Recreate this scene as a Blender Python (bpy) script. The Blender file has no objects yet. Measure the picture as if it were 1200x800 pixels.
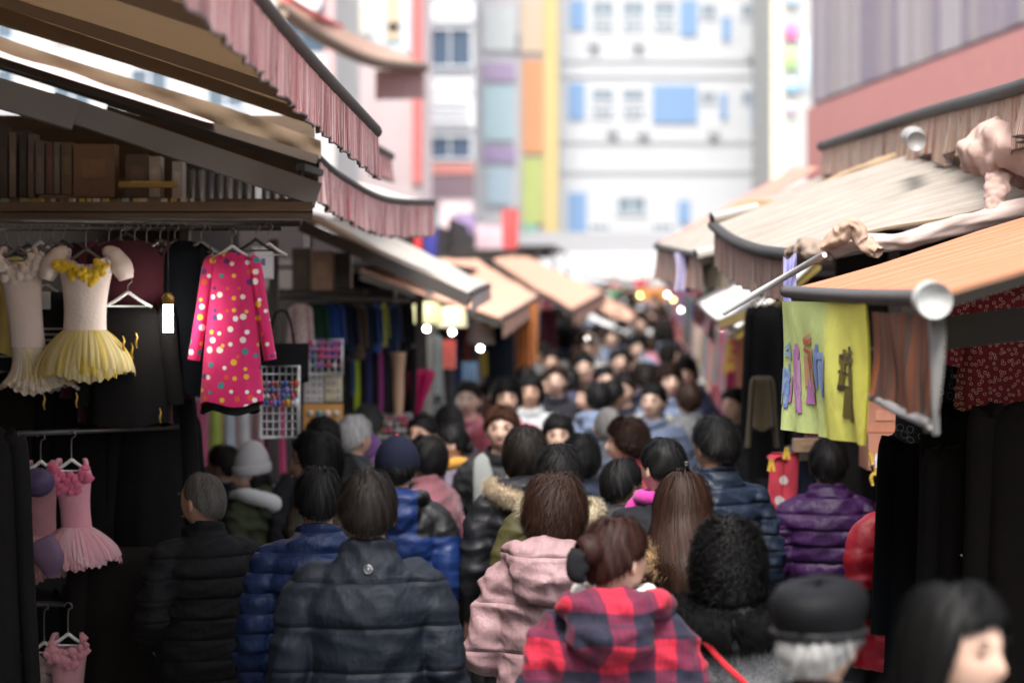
import bpy, math, random
import numpy as np
from mathutils import Vector, Matrix
random.seed(7); RNG = np.random.default_rng(7)
PI = math.pi
S = bpy.context.scene
COL = S.collection
# ------------------------------------------------------------------ camera
CAMZ, FPX, HOR = 2.30, 2833.0, 345.0          # eye height, focal length in photo pixels, horizon row
cam = bpy.data.cameras.new('camera'); camo = bpy.data.objects.new('camera', cam); COL.objects.link(camo)
camo.location = (0, 0, CAMZ); camo.rotation_euler = (PI/2, 0, 0)
cam.lens = 85; cam.sensor_width = 36; cam.shift_y = -55/1200
cam.clip_end = 600; cam.clip_start = 0.1
cam.dof.use_dof = True; cam.dof.focus_distance = 8.8; cam.dof.aperture_fstop = 1.8
S.camera = camo
# ------------------------------------------------------------------ sky, sun, exposure
W = bpy.data.worlds.new('World'); S.world = W; W.use_nodes = True
nt = W.node_tree; bg = nt.nodes['Background']
sky = nt.nodes.new('ShaderNodeTexSky'); sky.sky_type = 'NISHITA'; sky.sun_disc = False
SUN_EL, SUN_AZ = math.radians(62), math.radians(188)      # high, behind the camera and a little to the left
sky.sun_elevation = SUN_EL; sky.sun_rotation = SUN_AZ; sky.dust_density = 3.0; sky.air_density = 1.0
hs = nt.nodes.new('ShaderNodeHueSaturation'); hs.inputs['Saturation'].default_value = 0.30
nt.links.new(sky.outputs[0], hs.inputs['Color']); nt.links.new(hs.outputs[0], bg.inputs[0])
bg.inputs[1].default_value = 0.15
sl = bpy.data.lights.new('sun', 'SUN'); sl.energy = 1.5; sl.angle = math.radians(20); sl.color = (1, .95, .88)
so = bpy.data.objects.new('sun', sl); COL.objects.link(so)
sd = Vector((math.sin(SUN_AZ)*math.cos(SUN_EL), math.cos(SUN_AZ)*math.cos(SUN_EL), math.sin(SUN_EL)))
so.rotation_euler = (-sd).to_track_quat('-Z', 'Y').to_euler()
S.view_settings.view_transform = 'Standard'; S.view_settings.look = 'None'
S.view_settings.exposure = 1.65; S.view_settings.gamma = 1.0; S.view_settings.use_curve_mapping = False
S.render.engine = 'CYCLES'
S.cycles.use_denoising = True; S.cycles.max_bounces = 6; S.cycles.diffuse_bounces = 3; S.cycles.glossy_bounces = 2
S.cycles.transparent_max_bounces = 12; S.cycles.transmission_bounces = 4; S.cycles.volume_bounces = 0
S.cycles.sample_clamp_indirect = 6; S.cycles.caustics_reflective = False; S.cycles.caustics_refractive = False
S.cycles.use_adaptive_sampling = True; S.cycles.adaptive_threshold = 0.02

# ------------------------------------------------------------------ helpers
def zg(d):                                     # the lane rises gently in the distance
    return 0.0 if d < 26 else 0.026*(d-26)
def P(px, py, d):                              # photo pixel at a chosen distance -> point in the place
    return Vector(((px-600)*d/FPX, d, CAMZ+(HOR-py)*d/FPX))
def A(*a): return np.array(a, float)

class MB:
    def __init__(s): s.v = []; s.f = []; s.uv = []; s.n = 0; s.smooth = []
    def add(s, V, Fc, uv=None, smooth=True):
        V = np.asarray(V, float).reshape(-1, 3); b = s.n
        s.v.append(V); s.uv.append(np.asarray(uv, float).reshape(-1, 2) if uv is not None else np.zeros((len(V), 2)))
        for f in Fc: s.f.append([b+i for i in f]); s.smooth.append(smooth)
        s.n += len(V); return s
    def grid(s, Pt, cu=False, cv=False, uv=None, caps=False, smooth=True):
        Pt = np.asarray(Pt, float); nu, nv = Pt.shape[:2]; Fc = []
        for i in range(nu if cu else nu-1):
            for j in range(nv if cv else nv-1):
                a = i*nv+j; b = ((i+1) % nu)*nv+j; c = ((i+1) % nu)*nv+(j+1) % nv; d = i*nv+(j+1) % nv
                Fc.append((a, d, c, b))
        if caps and cv: Fc.append(tuple(range(nv))); Fc.append(tuple(range((nu-1)*nv, nu*nv))[::-1])
        if uv is None:
            U, Vv = np.meshgrid(np.linspace(0, 1, nu), np.linspace(0, 1, nv), indexing='ij'); uv = np.stack([U, Vv], -1)
        return s.add(Pt, Fc, uv, smooth)
    def box(s, c, size, rz=0, ry=0, rx=0):
        h = np.array(size, float)/2
        V = np.array([[x, y, z] for x in (-1, 1) for y in (-1, 1) for z in (-1, 1)], float)*h
        R = np.array(Matrix.Rotation(rz, 3, 'Z') @ Matrix.Rotation(ry, 3, 'Y') @ Matrix.Rotation(rx, 3, 'X'))
        V = V @ R.T + np.array(c, float)
        uv = [[0, 0], [0, 1], [0, 0], [0, 1], [1, 0], [1, 1], [1, 0], [1, 1]]
        return s.add(V, [(0, 1, 3, 2), (4, 6, 7, 5), (0, 4, 5, 1), (2, 3, 7, 6), (0, 2, 6, 4), (1, 5, 7, 3)], uv, False)
    def bar(s, a, b, w, h):                     # rectangular bar between two points
        a = Vector(a); b = Vector(b); t = (b-a); L = t.length; t.normalize()
        up = Vector((0, 0, 1)) if abs(t.z) < .95 else Vector((0, 1, 0))
        n = t.cross(up).normalized(); u = n.cross(t)
        V = [p+n*(w/2*i)+u*(h/2*j) for p in (a, b) for i, j in ((-1, -1), (1, -1), (1, 1), (-1, 1))]
        return s.add([tuple(v) for v in V], [(0, 3, 2, 1), (4, 5, 6, 7), (0, 1, 5, 4), (1, 2, 6, 5), (2, 3, 7, 6), (3, 0, 4, 7)], None, False)
    def tube(s, pts, rad, n=10, caps=True, sub=1, ref=(1, 0, 0), rib=None, uv=None):
        pts = np.array([tuple(p) for p in pts], float); k = len(pts)
        rad = np.array([(r, r) if np.isscalar(r) else r for r in (rad if hasattr(rad, '__len__') else [rad]*k)], float)
        if sub > 1:
            t = np.linspace(0, k-1, (k-1)*sub+1); pts = cat_rom(pts, t); rad = cat_rom(rad, t)
        T = np.gradient(pts, axis=0) if len(pts) > 2 else np.repeat([pts[1]-pts[0]], 2, 0)
        T /= np.linalg.norm(T, axis=1)[:, None]+1e-9
        r0 = np.array(ref, float); ang = np.linspace(0, 2*PI, n, endpoint=False)
        Lc = np.concatenate([[0], np.cumsum(np.linalg.norm(np.diff(pts, axis=0), axis=1))])
        out = np.zeros((len(pts), n, 3))
        for i in range(len(pts)):
            u = r0-T[i]*np.dot(r0, T[i])
            if np.linalg.norm(u) < .05: u = np.array((0, 1., 0))-T[i]*T[i][1]
            u /= np.linalg.norm(u); w = np.cross(T[i], u)
            a, b = rad[i]
            if rib:
                amp, sp, ph = rib
                e = amp*(np.abs(np.sin(PI*(Lc[i]/sp+ph)+.22*np.sin(ang*2+ph*5)))**.6-.6)
            else: e = 0
            out[i] = pts[i]+np.outer(np.cos(ang)*(a+e), u)+np.outer(np.sin(ang)*(b+e), w)
        return s.grid(out, cv=True, caps=caps)
    def ball(s, c, r, n=12, m=8, rot=None):
        r = np.array((r, r, r) if np.isscalar(r) else r, float)
        ph = np.linspace(.02, PI-.02, m); th = np.linspace(0, 2*PI, n, endpoint=False)
        Pt = np.stack([np.outer(np.sin(ph), np.cos(th)), np.outer(np.sin(ph), np.sin(th)), np.outer(np.cos(ph), np.ones(n))], -1)*r
        if rot is not None: Pt = Pt @ np.array(rot).T
        return s.grid(Pt[:, ::-1]+np.array(tuple(c)), cv=True, caps=True)
    def disc_cyl(s, a, b, r, n=14): return s.tube([a, b], r, n)
    def V(s): return np.concatenate(s.v)
    def mesh(s, name, off=(0, 0, 0)):
        me = bpy.data.meshes.new(name); V = s.V()-np.array(tuple(off))
        me.from_pydata(V.tolist(), [], s.f)
        me.polygons.foreach_set('use_smooth', s.smooth)
        uvl = me.uv_layers.new(name='UVMap'); UV = np.concatenate(s.uv)
        li = np.zeros(len(me.loops), np.int32); me.loops.foreach_get('vertex_index', li)
        uvl.data.foreach_set('uv', UV[li].ravel()); me.update(); return me
    def build(s, name, mat, parent=None, local=False):
        if parent is None:
            V = s.V(); o = np.array([V[:, 0].mean(), V[:, 1].mean(), V[:, 2].min()])
        elif local: o = np.zeros(3)
        else:
            o = np.zeros(3); q = parent
            while q is not None: o += np.array(q.location); q = q.parent
        ob = bpy.data.objects.new(name, s.mesh(name, o)); COL.objects.link(ob)
        if mat is not None: ob.data.materials.append(mat)
        if parent is None: ob.location = o
        else: ob.parent = parent
        return ob
def cat_rom(p, t):
    k = len(p); i = np.clip(t.astype(int), 0, k-2); f = (t-i)[:, None]
    g = lambda j: p[np.clip(j, 0, k-1)]
    p0, p1, p2, p3 = g(i-1), g(i), g(i+1), g(i+2)
    return .5*((2*p1)+(-p0+p2)*f+(2*p0-5*p1+4*p2-p3)*f*f+(-p0+3*p1-3*p2+p3)*f**3)
def tag(o, label=None, cat=None, group=None, kind=None):
    for k, v in (('label', label), ('category', cat), ('group', group), ('kind', kind)):
        if v: o[k] = v
    return o
def thing(name, label, cat, loc=(0, 0, 0), group=None):
    o = bpy.data.objects.new(name, None); COL.objects.link(o); o.location = loc; o.empty_display_size = .1
    return tag(o, label, cat, group)
def dup(o, parent=None):
    c = o.copy(); COL.objects.link(c); c.parent = parent
    for ch in list(o.children): dup(ch, c)
    return c

# ------------------------------------------------------------------ materials
MC = {}
def mk(name):
    m = bpy.data.materials.new(name); m.use_nodes = True; n = m.node_tree.nodes; b = n['Principled BSDF']
    return m, m.node_tree, b
def ramp(nt, fac, cols, interp='CONSTANT'):
    r = nt.nodes.new('ShaderNodeValToRGB'); r.color_ramp.interpolation = interp; e = r.color_ramp.elements
    while len(e) < len(cols): e.new(1)
    for i, (p, c) in enumerate(cols): e[i].position = p; e[i].color = (*c, 1)
    nt.links.new(fac, r.inputs[0]); return r.outputs[0]
def bump(nt, b, h, strength, dist=.01):
    n = nt.nodes.new('ShaderNodeBump'); n.inputs['Strength'].default_value = strength; n.inputs['Distance'].default_value = dist
    nt.links.new(h, n.inputs['Height']); nt.links.new(n.outputs[0], b.inputs['Normal'])
def texco(nt, kind='Object'): return nt.nodes.new('ShaderNodeTexCoord').outputs[kind]
def noise(nt, vec, scale, detail=3, dist=0, rough=.5):
    n = nt.nodes.new('ShaderNodeTexNoise'); n.inputs['Scale'].default_value = scale; n.inputs['Detail'].default_value = detail
    n.inputs['Distortion'].default_value = dist; n.inputs['Roughness'].default_value = rough
    if vec is not None: nt.links.new(vec, n.inputs['Vector'])
    return n.outputs[0]
def mixc(nt, fac, a, b, mode='MIX'):
    m = nt.nodes.new('ShaderNodeMix'); m.data_type = 'RGBA'; m.blend_type = mode
    for i, x in ((0, fac), (6, a), (7, b)):
        if isinstance(x, (int, float)): m.inputs[i].default_value = x
        elif isinstance(x, tuple): m.inputs[i].default_value = (*x, 1)
        else: nt.links.new(x, m.inputs[i])
    return m.outputs[2]
def math_(nt, op, a, b=0.0):
    m = nt.nodes.new('ShaderNodeMath'); m.operation = op
    for i, x in enumerate((a, b)):
        if isinstance(x, (int, float)): m.inputs[i].default_value = x
        else: nt.links.new(x, m.inputs[i])
    return m.outputs[0]
def sep(nt, v):
    s_ = nt.nodes.new('ShaderNodeSeparateXYZ'); nt.links.new(v, s_.inputs[0]); return s_.outputs
def setc(nt, b, c):
    if isinstance(c, tuple): b.inputs['Base Color'].default_value = (*c, 1)
    else: nt.links.new(c, b.inputs['Base Color'])
def cloth(c, rough=.85, var=.35, bs=60, bstr=.35, sheen=.15, nm='cloth', vs=6):
    key = ('cloth', c, rough, var, bs, bstr)
    if key in MC: return MC[key]
    m, t, b = mk(nm); co = texco(t)
    f = noise(t, co, vs, 4)
    setc(t, b, mixc(t, f, tuple(x*(1-var) for x in c), tuple(min(1, x*(1+var)) for x in c)))
    b.inputs['Roughness'].default_value = rough; b.inputs['Sheen Weight'].default_value = sheen if max(c) > .05 else 0
    b.inputs['Specular IOR Level'].default_value = .3 if max(c) > .05 else .12
    bump(t, b, noise(t, co, bs, 3, .6), bstr, .006)
    MC[key] = m; return m
def nylon(c, rough=.42, seam=None):            # seam: (spacing, hem height, phase) of the stitched quilting rows
    key = ('nylon', c, rough, seam)
    if key in MC: return MC[key]
    m, t, b = mk('nylon'); co = texco(t)
    f = noise(t, co, 9, 4)
    setc(t, b, mixc(t, f, tuple(x*.62 for x in c), tuple(min(1, x*1.12) for x in c)))
    b.inputs['Roughness'].default_value = max(.5, rough+.12); b.inputs['Specular IOR Level'].default_value = .24
    w = noise(t, co, 16, 4, 1.8, .5)
    if seam:
        z = sep(t, co)[2]; zz = math_(t, 'ADD', z, math_(t, 'MULTIPLY', math_(t, 'SUBTRACT', noise(t, co, 7, 2), .5), .012))
        f = math_(t, 'FRACT', math_(t, 'ADD', math_(t, 'DIVIDE', math_(t, 'SUBTRACT', zz, seam[1]), seam[0]), seam[2]))
        g = math_(t, 'MINIMUM', math_(t, 'MULTIPLY', math_(t, 'MINIMUM', f, math_(t, 'SUBTRACT', 1.0, f)), .55/.07*seam[0]*9), 1.0)
        mp = t.nodes.new('ShaderNodeMapping'); mp.inputs['Scale'].default_value = (1, 1, .12); t.links.new(co, mp.inputs[0])
        pk = noise(t, mp.outputs[0], 60, 2)
        w = math_(t, 'ADD', math_(t, 'MULTIPLY', w, .5), math_(t, 'MULTIPLY', math_(t, 'POWER', g, .5), math_(t, 'ADD', .75, math_(t, 'MULTIPLY', pk, .5)))); bump(t, b, w, .6, .014)
    else: bump(t, b, w, .22, .012)
    MC[key] = m; return m
def paint(c, rough=.5, metal=0, var=.15, nm='painted', scale=3):
    key = ('paint', c, rough, metal, var)
    if key in MC: return MC[key]
    m, t, b = mk(nm); co = texco(t)
    f = noise(t, co, scale, 6, .4, .65)
    setc(t, b, mixc(t, f, tuple(x*(1-var) for x in c), tuple(min(1, x*(1+var)) for x in c)))
    b.inputs['Roughness'].default_value = rough; b.inputs['Metallic'].default_value = metal
    bump(t, b, noise(t, co, 40, 3), .08, .004)
    MC[key] = m; return m
def stripes(cols, freq, rough=.85, nm='striped_cloth', axis=0, seed=0., dirt=.3, grime=(.12, .1, .09)):
    key = ('stripes', tuple(cols), freq, axis, seed)
    if key in MC: return MC[key]
    m, t, b = mk(nm); uv = sep(t, texco(t, 'UV'))
    n = t.nodes.new('ShaderNodeTexNoise'); n.noise_dimensions = '1D'; n.inputs['Scale'].default_value = 1; n.inputs['Detail'].default_value = 1
    t.links.new(math_(t, 'ADD', math_(t, 'MULTIPLY', uv[axis], freq), seed), n.inputs['W'])
    k = len(cols); c = ramp(t, n.outputs[0], [(.28+.44*i/k if i else 0, cc) for i, cc in enumerate(cols)])
    d = noise(t, texco(t), 7, 5, .3, .7)
    c = mixc(t, math_(t, 'MULTIPLY', d, dirt), c, grime)
    setc(t, b, c); b.inputs['Roughness'].default_value = 1; b.inputs['Specular IOR Level'].default_value = .03
    bump(t, b, noise(t, texco(t), 50, 3), .3, .004)
    MC[key] = m; return m
def awning_cloth(c, stripe=None, freq=40, nm='awning_cloth', dirtc=(.36, .30, .25), dirt=.45, trans=.22, axis=0):
    key = ('awn', c, stripe, freq, dirt)
    if key in MC: return MC[key]
    m, t, b = mk(nm); uv = sep(t, texco(t, 'UV'))
    col = c
    if stripe:
        w = math_(t, 'FRACT', math_(t, 'MULTIPLY', uv[axis], freq))
        col = mixc(t, math_(t, 'GREATER_THAN', w, .62), c, stripe)
    d = noise(t, texco(t), 2.2, 7, .8, .7); d2 = noise(t, texco(t), 17, 5, .4, .7)
    f = math_(t, 'MULTIPLY', math_(t, 'POWER', d, 2.6), math_(t, 'MULTIPLY', d2, dirt*3.2))
    col = mixc(t, f, col, dirtc); setc(t, b, col)
    b.inputs['Roughness'].default_value = .95; b.inputs['Specular IOR Level'].default_value = .08
    bump(t, b, noise(t, texco(t), 14, 4, .5), .5, .01)
    tr = t.nodes.new('ShaderNodeBsdfTranslucent'); 
    if isinstance(col, tuple): tr.inputs[0].default_value = (*col, 1)
    else: t.links.new(col, tr.inputs[0])
    mx = t.nodes.new('ShaderNodeMixShader'); mx.inputs[0].default_value = trans
    t.links.new(b.outputs[0], mx.inputs[1]); t.links.new(tr.outputs[0], mx.inputs[2])
    t.links.new(mx.outputs[0], t.nodes['Material Output'].inputs[0])
    MC[key] = m; return m
def tulle(c, alpha=.5):
    key = ('tulle', c, alpha)
    if key in MC: return MC[key]
    m, t, b = mk('tulle'); setc(t, b, c); b.inputs['Roughness'].default_value = .8
    uv = sep(t, texco(t, 'UV'))
    n = t.nodes.new('ShaderNodeTexNoise'); n.noise_dimensions = '1D'; n.inputs['Scale'].default_value = 90; n.inputs['Detail'].default_value = 2
    t.links.new(uv[1], n.inputs['W'])
    a = math_(t, 'ADD', math_(t, 'MULTIPLY', n.outputs[0], .9), alpha-.45)
    t.links.new(a, b.inputs['Alpha'])
    MC[key] = m; return m
def emit(c, s):
    key = ('emit', c, s)
    if key in MC: return MC[key]
    m, t, b = mk('lamp_glow'); b.inputs['Emission Color'].default_value = (*c, 1); b.inputs['Emission Strength'].default_value = s
    b.inputs['Base Color'].default_value = (*c, 1); MC[key] = m; return m
def hairm(c, rough=.5):
    key = ('hair', c)
    if key in MC: return MC[key]
    m, t, b = mk('hair'); g = t.nodes.new('ShaderNodeNewGeometry')
    setc(t, b, mixc(t, g.outputs['Random Per Island'], tuple(x*.4 for x in c), tuple(min(1, x*1.35) for x in c)))
    b.inputs['Roughness'].default_value = .55; b.inputs['Specular IOR Level'].default_value = .18
    MC[key] = m; return m
def skinm(c=(.50, .31, .22)):
    key = ('skin', c)
    if key in MC: return MC[key]
    m, t, b = mk('skin'); co = texco(t); f = noise(t, co, 14, 4)
    setc(t, b, mixc(t, f, tuple(x*.85 for x in c), (min(1, c[0]*1.12), c[1]*1.03, c[2]*1.0)))
    b.inputs['Roughness'].default_value = .5; b.inputs['Subsurface Weight'].default_value = 0.0
    MC[key] = m; return m
def dots(base, freq=26, nm='dotted_cloth'):
    key = ('dots', base, freq)
    if key in MC: return MC[key]
    m, t, b = mk(nm); co = texco(t)
    v = t.nodes.new('ShaderNodeTexVoronoi'); v.inputs['Scale'].default_value = freq; v.inputs['Randomness'].default_value = .75; v.voronoi_dimensions = '2D'
    cb = t.nodes.new('ShaderNodeCombineXYZ'); sx_ = sep(t, co); t.links.new(sx_[0], cb.inputs[0]); t.links.new(sx_[2], cb.inputs[1]); t.links.new(cb.outputs[0], v.inputs['Vector'])
    rc = sep(t, v.outputs['Color'])
    pal = ramp(t, rc[0], [(0, (.85, .78, .66)), (.2, (.02, .25, .25)), (.38, (.8, .45, .02)), (.55, (.9, .8, .8)), (.7, (.10, .03, .15)), (.85, (.75, .08, .03))])
    rad = math_(t, 'ADD', math_(t, 'MULTIPLY', rc[1], .15), .15)
    col = mixc(t, math_(t, 'LESS_THAN', v.outputs['Distance'], rad), base, pal)
    setc(t, b, col); b.inputs['Roughness'].default_value = .8; b.inputs['Sheen Weight'].default_value = .2
    bump(t, b, noise(t, co, 12, 3, .6), .5, .012)
    MC[key] = m; return m
def spots(base, dot, freq, r=.25, rnd=.4, nm='patterned_cloth', ring=0):
    key = ('spots', base, dot, freq, r, ring)
    if key in MC: return MC[key]
    m, t, b = mk(nm); co = texco(t)
    mp = t.nodes.new('ShaderNodeCombineXYZ'); sx_ = sep(t, co); t.links.new(sx_[0], mp.inputs[0]); t.links.new(sx_[2], mp.inputs[1])
    v = t.nodes.new('ShaderNodeTexVoronoi'); v.voronoi_dimensions = '2D'; v.inputs['Scale'].default_value = freq; v.inputs['Randomness'].default_value = rnd
    n = noise(t, co, freq*1.5, 2)
    t.links.new(mp.outputs[0], v.inputs['Vector'])
    dd = math_(t, 'ADD', v.outputs['Distance'], math_(t, 'MULTIPLY', math_(t, 'SUBTRACT', n, .5), .35))
    f = math_(t, 'LESS_THAN', dd, r)
    if ring: f = math_(t, 'LESS_THAN', math_(t, 'ABSOLUTE', math_(t, 'SUBTRACT', dd, r)), ring)
    setc(t, b, mixc(t, f, base, dot)); b.inputs['Roughness'].default_value = .85
    bump(t, b, noise(t, co, 15, 3, .5), .4, .01)
    MC[key] = m; return m
def nylon_split(c1, c2, z1, z0, rough=.32):      # upper yoke and lower sleeves in a second colour
    m, t, b = mk('two_tone_nylon'); co = texco(t); z = sep(t, co)[2]
    f = math_(t, 'MAXIMUM', math_(t, 'MULTIPLY', math_(t, 'GREATER_THAN', z, z1), math_(t, 'GREATER_THAN', math_(t, 'ABSOLUTE', sep(t, co)[0]), .115)), math_(t, 'LESS_THAN', z, z0))
    n = noise(t, co, 9, 4); c = mixc(t, n, tuple(x*.65 for x in c1), c1); setc(t, b, mixc(t, f, c, c2))
    b.inputs['Roughness'].default_value = rough; b.inputs['Specular IOR Level'].default_value = .35
    bump(t, b, noise(t, co, 38, 4, 1.0), .3, .008); b.inputs['Roughness'].default_value = .48; return m
def plaid():
    if 'plaid' in MC: return MC['plaid']
    m, t, b = mk('plaid_cloth'); co = sep(t, texco(t))
    def band(ax, freq, wid, off):
        w = math_(t, 'FRACT', math_(t, 'ADD', math_(t, 'MULTIPLY', ax, freq), off)); return math_(t, 'LESS_THAN', w, wid)
    xx = math_(t, 'ADD', co[0], math_(t, 'MULTIPLY', co[1], .6))
    n_ = noise(t, texco(t), 5, 2)
    zz = math_(t, 'ADD', co[2], math_(t, 'MULTIPLY', n_, .05)); xx = math_(t, 'ADD', xx, math_(t, 'MULTIPLY', n_, .04))
    a = band(xx, 5.6, .52, .1); c_ = band(zz, 5.6, .52, .3)
    thin = math_(t, 'MAXIMUM', band(xx, 5.6, .05, .80), band(zz, 5.6, .05, 1.0))
    s2 = math_(t, 'ADD', a, c_)
    fine = math_(t, 'MULTIPLY', math_(t, 'MAXIMUM', band(xx, 45, .35, 0), band(zz, 45, .35, 0)), .35)
    col = ramp(t, math_(t, 'MULTIPLY', s2, .5), [(0, (.46, .008, .030)), (.3, (.12, .006, .030)), (.8, (.007, .007, .022))])
    col = mixc(t, math_(t, 'MULTIPLY', fine, math_(t, 'LESS_THAN', s2, 1.5)), col, (.04, .006, .03))
    col = mixc(t, math_(t, 'MULTIPLY', thin, .6), col, (.02, .012, .03))
    setc(t, b, col); b.inputs['Roughness'].default_value = .9; b.inputs['Sheen Weight'].default_value = .05
    bump(t, b, noise(t, texco(t), 120, 3), .4, .004); MC['plaid'] = m; return m
def herring():
    if 'herr' in MC: return MC['herr']
    m, t, b = mk('tweed'); co = texco(t)
    v = t.nodes.new('ShaderNodeTexVoronoi'); v.inputs['Scale'].default_value = 170; t.links.new(co, v.inputs[0])
    setc(t, b, ramp(t, v.outputs['Distance'], [(0, (.30, .30, .29)), (.6, (.09, .09, .095))], 'LINEAR')); b.inputs['Roughness'].default_value = .95
    b.inputs['Sheen Weight'].default_value = .3; bump(t, b, noise(t, co, 90, 3), .5, .004); MC['herr'] = m; return m
def wood(c=(.16, .09, .045)):
    key = ('wood', c)
    if key in MC: return MC[key]
    m, t, b = mk('wood'); co = texco(t); mp = t.nodes.new('ShaderNodeMapping'); mp.inputs['Scale'].default_value = (1.5, 20, 20); t.links.new(co, mp.inputs[0])
    f = noise(t, mp.outputs[0], 2, 5, .6)
    setc(t, b, mixc(t, f, tuple(x*.45 for x in c), tuple(x*1.4 for x in c))); b.inputs['Roughness'].default_value = .6; bump(t, b, f, .2, .004)
    MC[key] = m; return m
def asphalt():
    m, t, b = mk('asphalt'); co = texco(t)
    f = noise(t, co, 1.2, 7, .5, .65); g = noise(t, co, 90, 3)
    c = ramp(t, f, [(.2, (.16, .16, .165)), (.8, (.28, .275, .27))], 'LINEAR'); c = mixc(t, .25, c, ramp(t, g, [(.3, (.06, .06, .06)), (.7, (.36, .36, .35))], 'LINEAR'))
    setc(t, b, c); b.inputs['Roughness'].default_value = .8; bump(t, b, g, .5, .01); return m

def lane(d): return -.80+.049*(d-10.2), 1.25+.049*(d-12)
# ------------------------------------------------------------------ ground
b = MB(); ys = np.array([-30, -5, 0, 5, 10, 15, 20, 26, 30, 40, 50, 60, 80, 140, 400.]); xs = np.linspace(-120, 120, 9)
b.grid(np.array([[(x, y, zg(min(y, 80))) for x in xs] for y in ys])); tag(b.build('ground', asphalt()), kind='structure')
# ------------------------------------------------------------------ far buildings
def facade(name, label, x0, x1, d, z0, z1, mat, depth=8):
    r = thing(name, label, 'building', ((x0+x1)/2, d, 0))
    b = MB(); b.box(((x0+x1)/2, d+depth/2, (z0+z1)/2), (x1-x0, depth, z1-z0)); b.build('wall', mat, r); return r
def window(r, px0, px1, py0, py1, d, fm, gm, mull=1, proud=.06):
    a = P(px0, py0, d); c = P(px1, py1, d); w = c.x-a.x; h = a.z-c.z; t = min(.07, w*.08)
    b = MB(); cx, cz = (a.x+c.x)/2, (a.z+c.z)/2; y = d-proud/2
    for s_ in (-1, 1): b.box((cx+s_*(w/2-t/2), y, cz), (t, proud, h)); b.box((cx, y, cz+s_*(h/2-t/2)), (w-2*t, proud, t))
    for i in range(mull): b.box((cx-w/2+w*(i+1)/(mull+1), y+.005, cz), (t*.7, proud-.01, h-2*t))
    f = b.build('window', fm, r); g = MB(); g.box((cx, d-.012, cz), (w-2*t, .02, h-2*t)); g.build('pane', gm, f)
def panel(r, name, px0, px1, py0, py1, d, mat, th=.06, lab=None):
    a = P(px0, py0, d); c = P(px1, py1, d); b = MB(); b.box(((a.x+c.x)/2, d-th/2, (a.z+c.z)/2), (c.x-a.x, th, a.z-c.z))
    o = b.build(name, mat, r)
    if lab: o['label'] = lab
    return o
WALLW = paint((.52, .53, .545), .8, 0, .04, 'white_render', .5); GLASS = paint((.10, .14, .18), .15, 0, .2, 'glass'); FRM = paint((.6, .62, .64), .5)
BLUE = paint((.19, .31, .50), .6, 0, .05); DG = paint((.06, .09, .14), .2, 0, .1, 'dark_glass'); PALEG = paint((.20, .25, .29), .3, 0, .2, 'pale_glass')
D = 84
r = facade('office_building', 'white office block with blue panels and window bands closing the lane', P(655, 0, D).x, P(905, 0, D).x, D, 0, 22, WALLW)
for y0, y1, u0, u1 in ((0, 22, 26, 36), (103, 120, 126, 138), (229, 252, 261, 272)):
    if y0 != 229:
        for x in (693, 729, 765) if y0 == 0 else (693, 729): window(r, x, x+27, y0, y1, D, FRM, PALEG); window(r, x, x+27, u0, u1, D, FRM, PALEG, 2)
        for x in (820, 868): window(r, x, x+20, y0+4, y1, D, FRM, PALEG)
    else:
        window(r, 722, 758, y0, y1, D, FRM, PALEG); window(r, 690, 716, u0, u1, D, FRM, PALEG, 2); window(r, 763, 790, u0, u1, D, FRM, PALEG, 2)
for q in ((668, 686, 0, 35), (797, 817, 0, 42), (666, 685, 98, 140), (765, 817, 100, 144), (666, 687, 226, 272), (846, 856, 20, 48), (884, 900, 18, 50), (880, 898, 106, 148), (844, 852, 110, 140), (795, 808, 235, 262)): panel(r, 'blue_panel', *q, D, BLUE)
for x, y in ((712, 148), (748, 150), (830, 150), (690, 46), (742, 46), (875, 60), (705, 280), (775, 284)): panel(r, 'air_conditioner', x, x+12, y, y+9, D, paint((.42, .43, .44), .6, 0, .1), .2)
for y in (70, 88, 165, 200, 285): panel(r, 'ledge', 656, 904, y, y+3, D, paint((.40, .41, .42), .8, 0, .05), .05)
r = facade('sign_tower', 'tall narrow building with yellow edge and stacked coloured signs', P(556, 0, 82).x, P(654.5, 0, 82).x, 82, 0, 22, paint((.46, .45, .47), .8, 0, .06))
for x0, x1, y0, y1, c in ((637, 654, -30, 300, (.75, .55, .16)), (612, 636, 70, 180, (.75, .28, .06)), (612, 636, 185, 262, (.50, .58, .10)), (610, 636, 0, 62, (.70, .52, .34)), (566, 604, 74, 96, (.40, .28, .48)), (566, 602, 100, 165, (.42, .60, .66)), (566, 604, 172, 190, (.36, .24, .48)), (570, 600, 196, 240, (.42, .56, .66)), (603, 611, 40, 62, (.2, .2, .24)), (566, 604, 10, 60, (.62, .66, .66)), (616, 632, 90, 110, (.80, .5, .2)), (618, 630, 125, 160, (.78, .42, .24)), (614, 628, 262, 300, (.2, .52, .36))):
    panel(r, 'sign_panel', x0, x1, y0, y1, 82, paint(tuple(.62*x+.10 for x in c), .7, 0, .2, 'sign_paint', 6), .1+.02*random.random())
r = facade('grey_building', 'grey clad building with dark wide windows left of the sign tower', P(478, 0, 76).x, P(557.5, 0, 76).x, 76, 0, 22, paint((.36, .36, .38), .7, 0, .06))
for y0, y1 in ((32, 80), (158, 188), (-60, -20)): window(r, 500, 554, y0, y1, 76, FRM, DG, 1, .12)
for y0, y1, c in ((92, 112, (.55, .56, .58)), (114, 150, (.70, .70, .70)), (5, 26, (.66, .66, .68)), (192, 204, (.50, .20, .17)), (206, 240, (.18, .12, .14))): panel(r, 'cladding_panel', 498, 556, y0, y1, 76, paint(c, .7, 0, .06), .14)
for y in (118, 126, 134, 142): panel(r, 'louvre', 506, 550, y, y+3, 76, paint((.5, .5, .52), .6), .2)
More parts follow.
